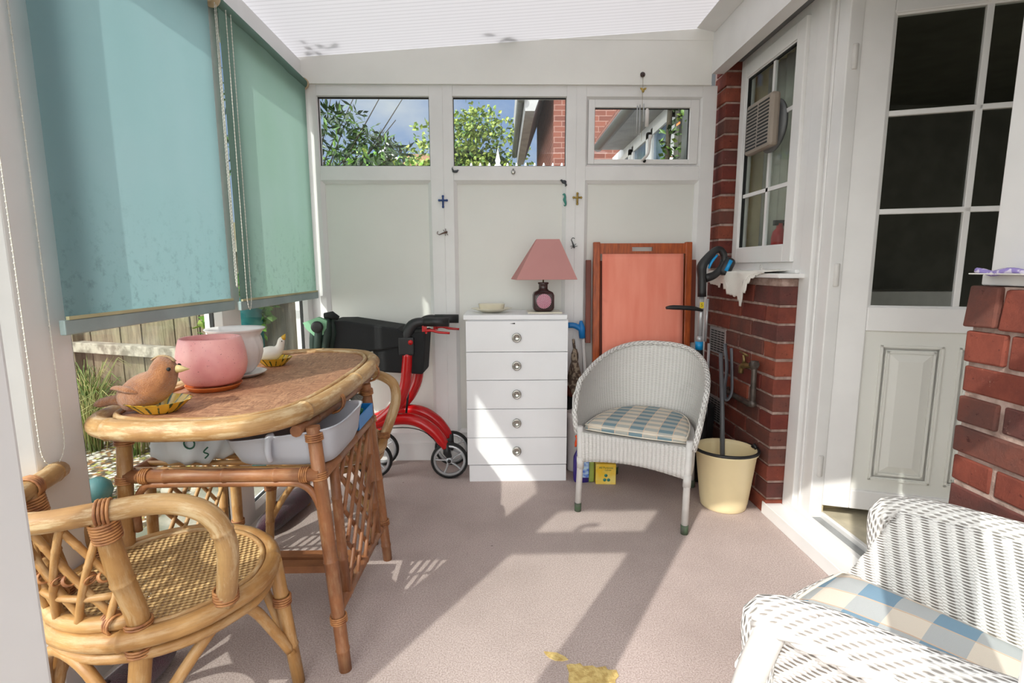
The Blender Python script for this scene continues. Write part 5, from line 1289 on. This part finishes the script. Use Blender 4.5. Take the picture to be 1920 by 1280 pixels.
# ---- on the brick wall
def air_brick(zc, label, y0=2.705, y1=2.915):
    t = thing('air_brick', label, 'vent', (XR, (y0+y1)/2, zc-.07))
    b = B(); b.box(XR-.006, XR+.002, y0, y1, zc-.072, zc+.072); pl = part('plate', b, simple('grey_metal_vent', srgb(156, 148, 146), .5), t, bevel=.002)
    b = B()
    for i in range(4):
        for j in range(9):
            yy = y0+.016+i*(y1-y0-.03)/4; b.box(XR-.0068, XR-.0055, yy, yy+(y1-y0-.03)/4-.008, zc-.060+j*.0135, zc-.060+j*.0135+.007)
    part('slot', b, M['gap'], t)
air_brick(.72, 'slotted metal air vent high in the brick wall beside the tap'); air_brick(.335, 'slotted metal air vent low in the brick wall behind the bucket')
t = thing('outdoor_tap', 'old brass tap with a cross handle on the brick wall', 'tap', (XR, 2.33, .60))
b = B(); b.tube([(XR-.035, 2.325, .672), (XR-.035, 2.37, .660), (XR-.037, 2.415, .655), (XR-.040, 2.432, .640), (XR-.040, 2.434, .612)], [.011, .012, .015, .013, .012], 12, res=3); part('body', b, M['brass'], t)
b = B(); b.tube([(XR-.037, 2.41, .66), (XR-.040, 2.415, .705)], [.010, .007], 10); b.tube([(XR-.04, 2.375, .708), (XR-.04, 2.455, .716)], .005, 8); part('cross_handle', b, M['brass'], t)
t = thing('water_pipe', 'dark pipe bent along the brick wall below the tap', 'pipe', (XR, 2.45, .46))
b = B(); b.tube([(XR-.034, 2.318, .680), (XR-.034, 2.316, .60), (XR-.034, 2.314, .505), (XR-.034, 2.325, .487), (XR-.034, 2.36, .482), (XR-.034, 2.60, .482), (XR-.030, 2.625, .484), (XR+.005, 2.64, .486)], .0125, 12, res=3); part('tube', b, M['pipe'], t)
b = B(); b.lathe([(0, -.018), (.017, -.018), (.018, 0), (.017, .018), (0, .018)], (XR-.034, 2.318, .675), 14); b.tube([(XR-.034, 2.30, .680), (XR-.034, 2.345, .672)], .015, 12); part('elbow', b, M['pipe'], t)
for p in ((XR-.034, 2.314, .492), (XR-.032, 2.615, .484)):
    b = B(); b.ball(p, .0185, 12, 8); part('elbow', b, M['pipe'], t)
# towel over the sill
t = thing('cloth', 'white cloth draped over the sill on the left brick wall', 'cloth', (1.22, 2.55, 1.0))
b = B()
def towel(u, v):
    y = 2.86-.60*u
    hang = [.060, .070, .072, .075, .085, .060, .062, .090, .115, .118, .125, .120, .14, .165, .10, .055, .030, .016, .010, .006][min(int(u*19.99), 19)]
    f = v*1.35
    if f < .55: return (1.262-.105*(f/.55), y, 1.098+.003+.0035*sin(13*u*3+5*v)+.008*max(0, sin(u*9))*(1-f))
    k = (f-.55)/.8; return (1.157-.005-.006*sin(17*u+2), y+.004*sin(20*v), 1.098-hang*k+.003)
b.grid(towel, 76, 22); part('cloth', b, M['towel'], t, solid=.003)
b = B(); b.tube([(1.245, 2.475+.012*cos(a), 1.122+.010*sin(a)) for a in [2*pi*k/14 for k in range(14)]], .003, 6, closed=True); b.lathe([(.006, 0), (.010, .02), (0, .022)], (1.243, 2.455, 1.098), 10); part('hook', b, M['white_paint'], t)
t = thing('knitted_cloth', 'lilac and white knitted cloth lying on the near sill above the pier', 'cloth', (1.23, 1.15, 1.10))
b = B()
for i in range(9):
    x = 1.185+i*.0135
    b.tube([(x+.004*sin(k*1.4+i), 1.275-.02*k, 1.108+.004*cos(k*1.4+i)) for k in range(26)], .0068, 6, res=2)
part('knit', b, simple('lilac_yarn', srgb(150, 134, 196), .9, c2=srgb(214, 206, 226), sc=50, lo=.5, hi=.56, bm=.5), t)
b = B(); b.box(1.176, 1.296, .76, 1.285, 1.102, 1.105); part('backing', b, M['towel'], t)

# ---- wall ornaments on the end wall frames
yo = YB-.006
def orn(name, label, cat, b, mt): return one(name, b, mt, label, cat, 'small ornaments on the end wall')
def cross(x, z, mt, label):
    b = B(); b.tube([(x, yo-.004, z-.028), (x, yo-.004, z+.026)], .0052, 8); b.tube([(x-.020, yo-.004, z+.006), (x+.020, yo-.004, z+.006)], .0052, 8)
    for p in ((x, z-.029), (x, z+.028), (x-.021, z+.006), (x+.021, z+.006), (x, z+.006)): b.ball((p[0], yo-.005, p[1]), .0068, 8, 6)
    orn('wall_cross', label, 'ornament', b, mt)
cross(-.321, 1.485, M['blueorn'], 'small blue enamel cross on the left mullion of the end wall'); cross(.420, 1.500, M['gold'], 'small gold and dark cross on the right mullion of the end wall')
def dragonfly(x, z, a, mt, label, body):
    b = B(); c_, s_ = cos(a), sin(a); T = lambda p, q: (x+p*c_-q*s_, yo-.006, z+p*s_+q*c_)
    b.tube([T(-.03, 0), T(-.01, .001), T(.012, 0), T(.020, 0)], [.002, .0035, .005, .004], 8)
    for p, q in ((.016, .020), (.002, .018), (.016, -.020), (.002, -.018)):
        b.tube([T(.008, 0), T(p*.8+.002, q*.6), T(p, q)], [.002, .0052, .003], 6, flat=.3)
    b.tube([T(-.028, .0), T(-.036, .010), T(-.028, .020)], .0018, 6, res=3)
    orn('wall_dragonfly', label, 'ornament', b, mt)
dragonfly(-.319, 1.315, .35, M['bronze'], 'bronze dragonfly ornament below the blue cross', 0); dragonfly(.400, 1.250, -1.2, M['darkorn'], 'dark metal dragonfly ornament below the gold cross', 0)
b = B(); b.tube([(.338, yo, 1.520), (.347, yo-.002, 1.524), (.352, yo-.003, 1.510), (.349, yo-.003, 1.495), (.354, yo-.003, 1.480), (.356, yo-.002, 1.466), (.350, yo, 1.462), (.346, yo, 1.468)], [.002, .006, .006, .009, .007, .004, .003, .002], 8, res=3)
orn('wall_seahorse', 'small teal seahorse beside the middle panel of the end wall', 'ornament', b, M['tealorn'])
b = B(); b.ball((.346, yo, 1.590), (.014, .006, .010), 10, 8); b.ball((.332, yo, 1.598), (.007, .005, .006), 8, 6); b.tube([(.350, yo, 1.588), (.358, yo, 1.572), (.352, yo, 1.566)], [.007, .005, .002], 6); orn('wall_bird', 'tiny grey bird ornament above the teal seahorse', 'ornament', b, M['darkorn'])
b = B(); b.ball((-.252, yo, 1.645), (.016, .005, .007), 10, 8); b.tube([(-.262, yo, 1.648), (-.268, yo, 1.660), (-.266, yo, 1.670)], [.004, .003, .001], 6); b.leaf((-.25, yo-.006, 1.647), (1, 0, .2), (0, 1, 0), .022, .01); orn('wall_hummingbird', 'small dark bird ornament at the left of the middle rail', 'ornament', b, M['darkorn'])
b = B(); b.lathe([(0, 0), (.011, 0), (.012, .004), (.006, .007), (0, .007)], (.066, YB-.001, 1.643), 16, ax=(0, -1, 0)); b.tube([(.066, YB-.004, 1.655), (.066, YB-.006, 1.662)], .004, 6); orn('wall_badge', 'round silver badge in the middle of the rail under the middle window', 'ornament', b, M['chrome'])
# wind chime
t = thing('wind_chime', 'glass and cord chime hanging in front of the opening window', 'wind chime', (.762, 2.90, 1.80))
b = B(); b.lathe([(0, 0), (.010, 0), (.014, .006), (.008, .014), (0, .015)], (.760, YB-.012, 2.144), 16, ax=(0, -1, 0)); part('wall_knob', b, M['lampbase'], t)
b = B(); b.tube([(.760, 2.905, 2.14), (.762, 2.903, 1.80)], .0008, 5); part('cord', b, M['brass'], t)
b = B(); b.ball((.762, 2.903, 2.060), (.008, .006, .011), 10, 8); b.leaf((.762, 2.90, 2.062), (1, 0, .6), (0, 1, 0), .022, .014); b.leaf((.762, 2.90, 2.062), (-1, 0, .6), (0, 1, 0), .022, .014); part('gold_bird', b, M['gold'], t)
for i, (dx, z0_, z1_) in enumerate(((-.030, 1.84, 1.98), (-.016, 1.83, 1.985), (.004, 1.90, 1.99))):
    b = B(); b.tube([(.762+dx, 2.895, z0_), (.762+dx, 2.895, z1_)], .0032, 8); part('rod', b, M['silver'], t)
b = B(); b.lathe([(.010, 0), (.011, .08), (.006, .09), (0, .09)], (.785, 2.893, 1.875), 14); part('float', b, M['ceramic'], t)

# extractor fan on the kitchen window pane
t = thing('extractor_fan', 'brown louvred extractor fan fixed on the kitchen window pane', 'extractor fan', (1.27, 2.59, 1.70))
b = B(); b.box(1.205, 1.250, 2.395, 2.640, 1.665, 1.900); fb = part('housing', b, M['vent'], t, bevel=.014)
b = B(); b.lathe([(.118, 0), (.122, .012), (.112, .022), (0, .022)], (1.286, 2.515, 1.78), 32, ax=(-1, 0, 0)); b.box(1.248, 1.27, 2.44, 2.59, 1.705, 1.855); part('ring_seal', b, M['grey'], t)
b = B()
for k in range(13):
    z = 1.683+k*.0155
    for ya, yb in ((2.415, 2.510), (2.524, 2.620)): b.box(1.2032, 1.2055, ya, yb, z, z+.0075)
part('louvre_slots', b, M['gap'], t)

# things seen inside the kitchen
t = thing('fire_extinguisher', 'red extinguisher standing on the inner sill behind the kitchen window', 'extinguisher', (1.40, 2.62, 1.10))
b = B(); b.lathe([(0, 0), (.035, 0), (.036, .01), (.036, .17), (.03, .20), (.016, .215), (.014, .24), (0, .24)], (1.40, 2.62, 1.10), 24); part('cylinder', b, M['redplastic'], t); b = B(); b.box(1.37, 1.43, 2.61, 2.63, 1.33, 1.355); part('valve', b, M['black'], t)
b = B(); b.lathe([(0, 0), (.036, 0), (.038, .01), (.030, .10), (.02, .13), (0, .13)], (1.385, 2.46, 1.10), 20); one('red_bottle', b, M['redplastic'], 'red squat bottle on the inner sill right of the extinguisher', 'bottle')
b = B(); b.box(1.36, 1.60, 2.22, 2.95, 1.07, 1.10); struct('trim_6', b, M['upvc'], 'inner sill of the kitchen window')
b = B(); b.grid(lambda u, v: (1.44+.010*sin(u*60), 2.24+.66*u, 1.12+1.05*v), 120, 2); one('net_curtain', b, M['curtain'], 'beige curtain inside the kitchen window', 'curtain', loc=(1.44, 2.57, 1.12), solid=.003)
b = B(); b.box(1.90, 1.93, 2.9, 3.6, 1.20, 1.26); b.box(2.6, 3.2, 3.6, 4.05, .075, .95); one('kitchen_cupboard', b, M['white_paint'], 'low white kitchen cupboard seen dimly through the door glass', 'cupboard', loc=(2.6, 3.8, .075), bevel=.004)

# ================================================================== THE GARDEN
b = B(); b.box(-14, 1.30, -6, 40, -.14, -.08); b.box(-14, -1.16, -6, .0, -.08, -.075); one('garden_ground', b, M['gravel'], 'leaf-strewn gravel ground outside the side windows', 'ground', loc=(-4, 5, -.1), kind='stuff')
b = B(); b.box(-1.62, -1.15, -1.0, 3.0, -.13, -.035)
for y in (.2, .95, 1.7, 2.45): b.box(-1.62, -1.15, y, y+.01, -.034, -.033)
one('paving_slabs', b, M['pavement'], 'weathered concrete slabs along the foot of the side windows', 'paving', kind='stuff')
FA, FB = Vector((-6.6, 4.92, 0)), Vector((-1.22, 2.99, 0)); FD = (FB-FA).normalized(); FN = Vector((FD.y, -FD.x, 0)); FL = (FB-FA).length
t = thing('garden_fence', 'weathered close-board fence behind the gravel', 'fence', (-3.9, 3.95, -.1))
b = B(); k = 0; u = 0
while u < FL:
    b.obox(FA+FD*(u+.048)+Vector((0, 0, .66+R.uniform(-.015, .015)))+FN*R.uniform(-.004, .004), FD*.047, FN*.008, Z_*.74); u += .098
part('boards', b, M['fence'], t)
for z in (.60, 1.25):
    b = B(); b.obox((FA+FB)/2+FN*.05+Vector((0, 0, z)), FD*(FL/2), FN*.040, Z_*.034); part('rail', b, M['plank'], t, bevel=.004)
for k in range(4):
    b = B(); b.obox(FA+FD*(.5+k*1.7)+FN*.03+Vector((0, 0, .66)), FD*.045, FN*.045, Z_*.78); part('post', b, M['fence'], t)
def foliage(b, c, rad, n, L, w, rng, hollow=.55, cols=3):
    for _ in range(n):
        d = Vector((rng.gauss(0, 1), rng.gauss(0, 1), rng.gauss(0, 1))).normalized(); r = rng.uniform(hollow, 1)
        p = Vector(c)+Vector((d.x*rad[0], d.y*rad[1], d.z*rad[2]))*r
        b.cur = rng.randrange(cols); q = (d+Vector((rng.gauss(0, .7), rng.gauss(0, .7), rng.gauss(0, .7)))).normalized()
        b.leaf(p, q, (rng.gauss(0, 1), rng.gauss(0, 1), 1), L*rng.uniform(.6, 1.2), w*rng.uniform(.7, 1.2))
    b.cur = 0
rg = random.Random(11)
def grass(x, y, n, h, label):
    b = B()
    for _ in range(n):
        a = rg.uniform(0, 2*pi); r = rg.uniform(.02, .16); x0, y0 = x+rg.gauss(0, .04), y+rg.gauss(0, .04); hh = h*rg.uniform(.5, 1)
        b.cur = rg.choice((0, 0, 1)); b.tube([(x0, y0, -.08), (x0+r*.4*cos(a), y0+r*.4*sin(a), hh*.6), (x0+r*cos(a)*1.3, y0+r*sin(a)*1.3, hh*.95), (x0+r*cos(a)*1.9, y0+r*sin(a)*1.9, hh*.85)], [.003, .003, .002, .001], 4)
    one('grass_tuft', b, [M['grass'], M['leafA']], label, 'grass')
grass(-2.75, 3.38, 110, .58, 'tall straggly grass tuft at the foot of the fence, left in the blind gap'); grass(-2.42, 3.28, 60, .40, 'shorter dry grass tuft right of the tall one by the fence')
b = B()
for c_, r_, n_ in (((-1.34, 2.84, .96), (.08, .07, .22), 130), ((-1.60, 3.0, .72), (.20, .08, .16), 70), ((-1.34, 2.80, .62), (.07, .06, .24), 90), ((-1.42, 2.68, 1.02), (.20, .05, .07), 50)):
    foliage(b, c_, r_, n_, .062, .055, rg, .2, 3)
t = thing('ivy', 'bright ivy trailing over the fence by the corner post', 'ivy', (-1.5, 3.0, 0)); part('leaves', b, [M['ivyA'], M['leafA'], M['leafB']], t)
b = B()
for k in range(7): x = -1.3-.09*k; b.tube([(x, 2.99+.02*k, -.05), (x+.05*sin(k), 2.98+.02*k, .5), (x-.04, 2.98+.02*k, 1.15)], .006, 6, res=4)
part('stems', b, M['stem'], t)
b = B(); b.lathe([(.08, 0), (.10, .02), (.112, .5), (.118, .98), (.12, 1.0), (.12, 1.04), (0, 1.05)], (-1.42, 2.80, -.08), 28); one('water_butt', b, M['teal'], 'teal plastic water butt half hidden by ivy', 'water butt')
b = B(); b.lathe([(0, 0), (.05, 0), (.068, .05), (.06, .09), (.03, .12), (0, .125)], (-2.12, 2.60, -.08), 20); one('garden_pot', b, simple('dull_teal_glaze', srgb(44, 88, 90), .6), 'small teal garden pot lying on the gravel', 'pot')
b = B()
for k in range(9): b.ball((-1.95+.09*k+rg.uniform(-.03, .03), 2.72+.03*sin(k*2), -.07), (rg.uniform(.05, .08), rg.uniform(.04, .06), rg.uniform(.03, .05)), 8, 6)
one('edging_stones', b, M['pavement'], 'row of rounded edging stones on the gravel', 'stones', kind='stuff')
# shrub behind the left end window
t = thing('broadleaf_shrub', 'dark glossy shrub with bare branches behind the left end window', 'shrub', (-1.6, 4.35, -.08))
b = B()
for k in range(16):
    tx, tz = -1.9+.075*k+rg.uniform(-.1, .1), 2.0+rg.uniform(-.15, .55); b.tube([(-1.75, 4.4, .0), (-1.8+.02*k, 4.4, 1.2), ((tx-1.8)/2+.05*sin(k), 4.35, 1.75), (tx, 4.3+rg.uniform(-.15, .15), tz)], [.03, .02, .008, .003], 6, res=4)
part('branches', b, M['stem'], t)
b = B()
for k in range(120):
    f = rg.random()**1.25; x = -2.05+1.22*f+rg.gauss(0, .05); z = 1.78+(1.0-.70*f)*rg.uniform(.0, 1.0)
    foliage(b, (x, 4.32+rg.gauss(0, .16), z), (.085, .085, .075), 15, .085, .027, rg, .0, 3)
part('leaves', b, [M['leafC'], M['leafA'], M['leafC']], t)
b = B(); foliage(b, (-1.9, 8.0, 1.9), (1.2, .4, 1.0), 2200, .12, .09, rg, .4, 3)
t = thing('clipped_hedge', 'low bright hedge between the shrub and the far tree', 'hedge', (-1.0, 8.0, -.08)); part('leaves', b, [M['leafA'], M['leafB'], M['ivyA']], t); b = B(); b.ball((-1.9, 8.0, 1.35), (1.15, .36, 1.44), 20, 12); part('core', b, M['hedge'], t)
t = thing('round_tree', 'rounded yellow-green tree seen through the middle end window', 'tree', (-.3, 14, -.08))
b = B(); b.tube([(-.2, 14, -.08), (-.25, 14, 1.5), (-.4, 14, 3)], [.22, .18, .1], 10, res=3); part('trunk', b, M['stem'], t)
b = B()
for k in range(64):
    a = rg.uniform(0, 2*pi); rr2 = rg.random()**.5; x = -.75+1.55*rr2*cos(a); z = 3.05+1.75*rr2*sin(a); foliage(b, (x, 13.6+rg.uniform(-.6, .4), z), (.50, .42, .40), 90, .13, .10, rg, .45, 3)
part('leaves', b, [M['leafB'], M['leafA'], M['leafB']], t)
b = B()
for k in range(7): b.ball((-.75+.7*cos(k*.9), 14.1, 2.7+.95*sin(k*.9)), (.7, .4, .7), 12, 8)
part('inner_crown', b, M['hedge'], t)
# picket fence with finial post
t = thing('white_trellis', 'white fence whose pointed picket tips show at the middle end window', 'fence', (.1, 5.0, -.08))
b = B()
for k in range(12):
    x = -.28+.085*k; b.hexa([(x-.018, 5.0, -.08), (x+.018, 5.0, -.08), (x+.018, 5.02, -.08), (x-.018, 5.02, -.08), (x-.018, 5.0, 2.06), (x+.018, 5.0, 2.06), (x+.018, 5.02, 2.06), (x-.018, 5.02, 2.06)]); b.lathe([(.018, 0), (.004, .035), (0, .04)], (x, 5.01, 2.06), 6)
b.box(-.32, .72, 5.02, 5.05, 1.95, 2.02); part('pickets', b, M['white_ext'], t)
b = B(); b.box(-.058, .0, 4.97, 5.03, -.08, 2.05); b.lathe([(.028, 0), (.034, .02), (.018, .04), (.026, .065), (.018, .09), (.008, .14), (0, .18)], (-.03, 5.0, 2.05), 14); part('finial_post', b, M['white_ext'], t)
# small gabled house far away
t = thing('gabled_house', 'far house with white gable boards and brown roof', 'house', (-4.2, 22, -.1))
b = B(); b.box(-5.2, -4.1, 22, 26, -.1, 5.3); b.prism([(-5.2, 22, 5.3), (-4.1, 22, 5.3), (-4.65, 22, 6.1)], (0, 4, 0)); b.box(-4.4, -.6, 23, 27, -.1, 5.0); part('walls', b, M['soffit'], t)
b = B(); b.prism([(-5.3, 21.85, 5.25), (-4.65, 21.85, 6.25), (-4.65, 21.85, 6.05), (-5.2, 21.85, 5.15)], (0, .1, 0)); b.prism([(-4.65, 21.85, 6.25), (-4.0, 21.85, 5.25), (-4.1, 21.85, 5.15), (-4.65, 21.85, 6.05)], (0, .1, 0)); part('bargeboard', b, M['white_ext'], t)
b = B(); b.prism([(-4.4, 22.9, 5.05), (-.6, 22.9, 5.05), (-.6, 25, 6.3), (-4.4, 25, 6.3)], (0, .05, .1)); part('roof', b, M['rooftile'], t)
# brick neighbour house behind the middle and right end windows
t = thing('brick_house', 'red brick house with grey eaves behind the end wall', 'house', (3.0, 9.5, -.1))
b = B(); b.box(.80, 6.0, 8.2, 12, -.1, 6.5); part('walls', b, M['farbrick'], t)
b = B(); b.hexa([(.42, 7.6, 3.50), (6.2, 7.6, 3.50), (6.2, 12.2, 3.50), (.42, 12.2, 3.50), (.42, 7.6, 3.56), (6.2, 7.6, 3.56), (6.2, 12.2, 3.56), (.42, 12.2, 3.56)]) if False else b.prism([(.36, 8.0, 3.42), (.50, 8.0, 3.42), (.90, 8.0, 4.5), (.90, 8.0, 4.9), (.28, 8.0, 4.4)], (0, 4, 0)); part('eaves', b, M['soffit'], t)
b = B(); b.tube([(.30, 8.0, 3.55), (.34, 8.0, 4.5)], .05, 8); b.tube([(.30, 7.9, 3.62), (.30, 12, 3.62)], .06, 10); part('gutter', b, M['gutter'], t)
b = B(); b.tube([(1.03, 8.14, -.1), (1.03, 8.14, 5.0)], .035, 10); b.box(.98, 1.08, 8.10, 8.16, 3.0, 3.1); part('downpipe', b, M['white_ext'], t)
b = B(); b.tube([(1.30, 8.15, 2.6), (1.12, 8.16, 3.0), (1.03, 8.16, 3.6), (1.06, 8.16, 4.6)], .010, 6, res=4); part('cable', b, M['gap'], t)
# rear wing of this house running back from the conservatory
t = thing('rear_wing', 'white framed rear wing with grey eaves, seen through the opening window', 'building', (1.5, 5, -.1))
b = B(); b.box(1.46, 1.60, 3.3, 7.0, -.1, 2.55); part('wall', b, M['white_ext'], t)
b = B(); b.box(1.20, 1.60, 3.02, 6.4, 2.52, 2.56); part('soffit', b, M['soffit'], t)
b = B(); b.tube([(1.17, 3.02, 2.56), (1.17, 6.45, 2.56)], .055, 12); part('gutter', b, M['gutter'], t)
b = B(); b.prism([(1.14, 3.02, 2.60), (2.6, 3.02, 3.6), (2.6, 3.02, 3.66), (1.14, 3.02, 2.66)], (0, 3.4, 0)); part('roof', b, M['farbrick'], t)
for k in range(4):
    y = 3.75+k*.72
    b = B()
    for a in ((y, y+.62, 1.15, 1.21), (y, y+.62, 2.36, 2.42), (y, y+.06, 1.15, 2.42), (y+.56, y+.62, 1.15, 2.42)): b.box(1.42, 1.46, *a)
    w = part('window', b, M['upvc'], t); b = B(); b.box(1.440, 1.445, y+.05, y+.57, 1.2, 2.37); part('pane', b, M['darkglass'] if 'darkglass' in M else M.setdefault('darkglass', simple('dark_blue_glass', srgb(60, 80, 104), .08, c2=srgb(120, 140, 160), sc=3)), w)
t = thing('climbing_shrub', 'orange-flecked climber beside the opening window', 'climber', (1.15, 3.6, -.08))
b = B()
for k in range(26): foliage(b, (1.13+rg.gauss(0, .05), 3.62+rg.gauss(0, .07), .9+k*.07), (.07, .07, .06), 16, .062, .036, rg, .1, 9)
part('leaves', b, [M['leafA'], M['ivyA'], M['leafC'], M['leafA'], M['leafC'], M['leafB'], M['leafA'], M['leafC'], M['terracotta']], t)
b = B(); b.tube([(1.16, 3.66, -.08), (1.12, 3.63, 1.2), (1.16, 3.65, 2.7)], .018, 6, res=4); part('stem', b, M['stem'], t)
b = B(); b.box(1.215, 1.26, 3.05, 3.6, -.08, 2.5); one('timber_screen', b, M['gutter'], 'dark grey screen behind the climber at the end of the house wall', 'screen')
# leaves lying on the roof sheet
t = thing('leaf_litter', 'leaf sprays lying on the roof sheet over the end wall', 'leaves', (-.1, 2.9, roofz(-.1)+.012))
b = B()
for x, y, d in ((.02, 2.88, .5), (.06, 2.86, 2.6), (.0, 2.90, 1.6), (-.02, 2.84, 3.6)):
    b.leaf((x, y, roofz(x)+.016), (cos(d), sin(d), .05), (0, 0, 1), .09, .032)
for k in range(14): x, y = -1.0+abs(rg.gauss(0, .07)), 2.86+rg.gauss(0, .05); d = rg.uniform(0, 6.28); b.leaf((x, min(y, 2.98), roofz(x)+.016), (cos(d), sin(d), .07), (0, 0, 1), .06, .02)
part('leaves', b, M['leafC'], t)
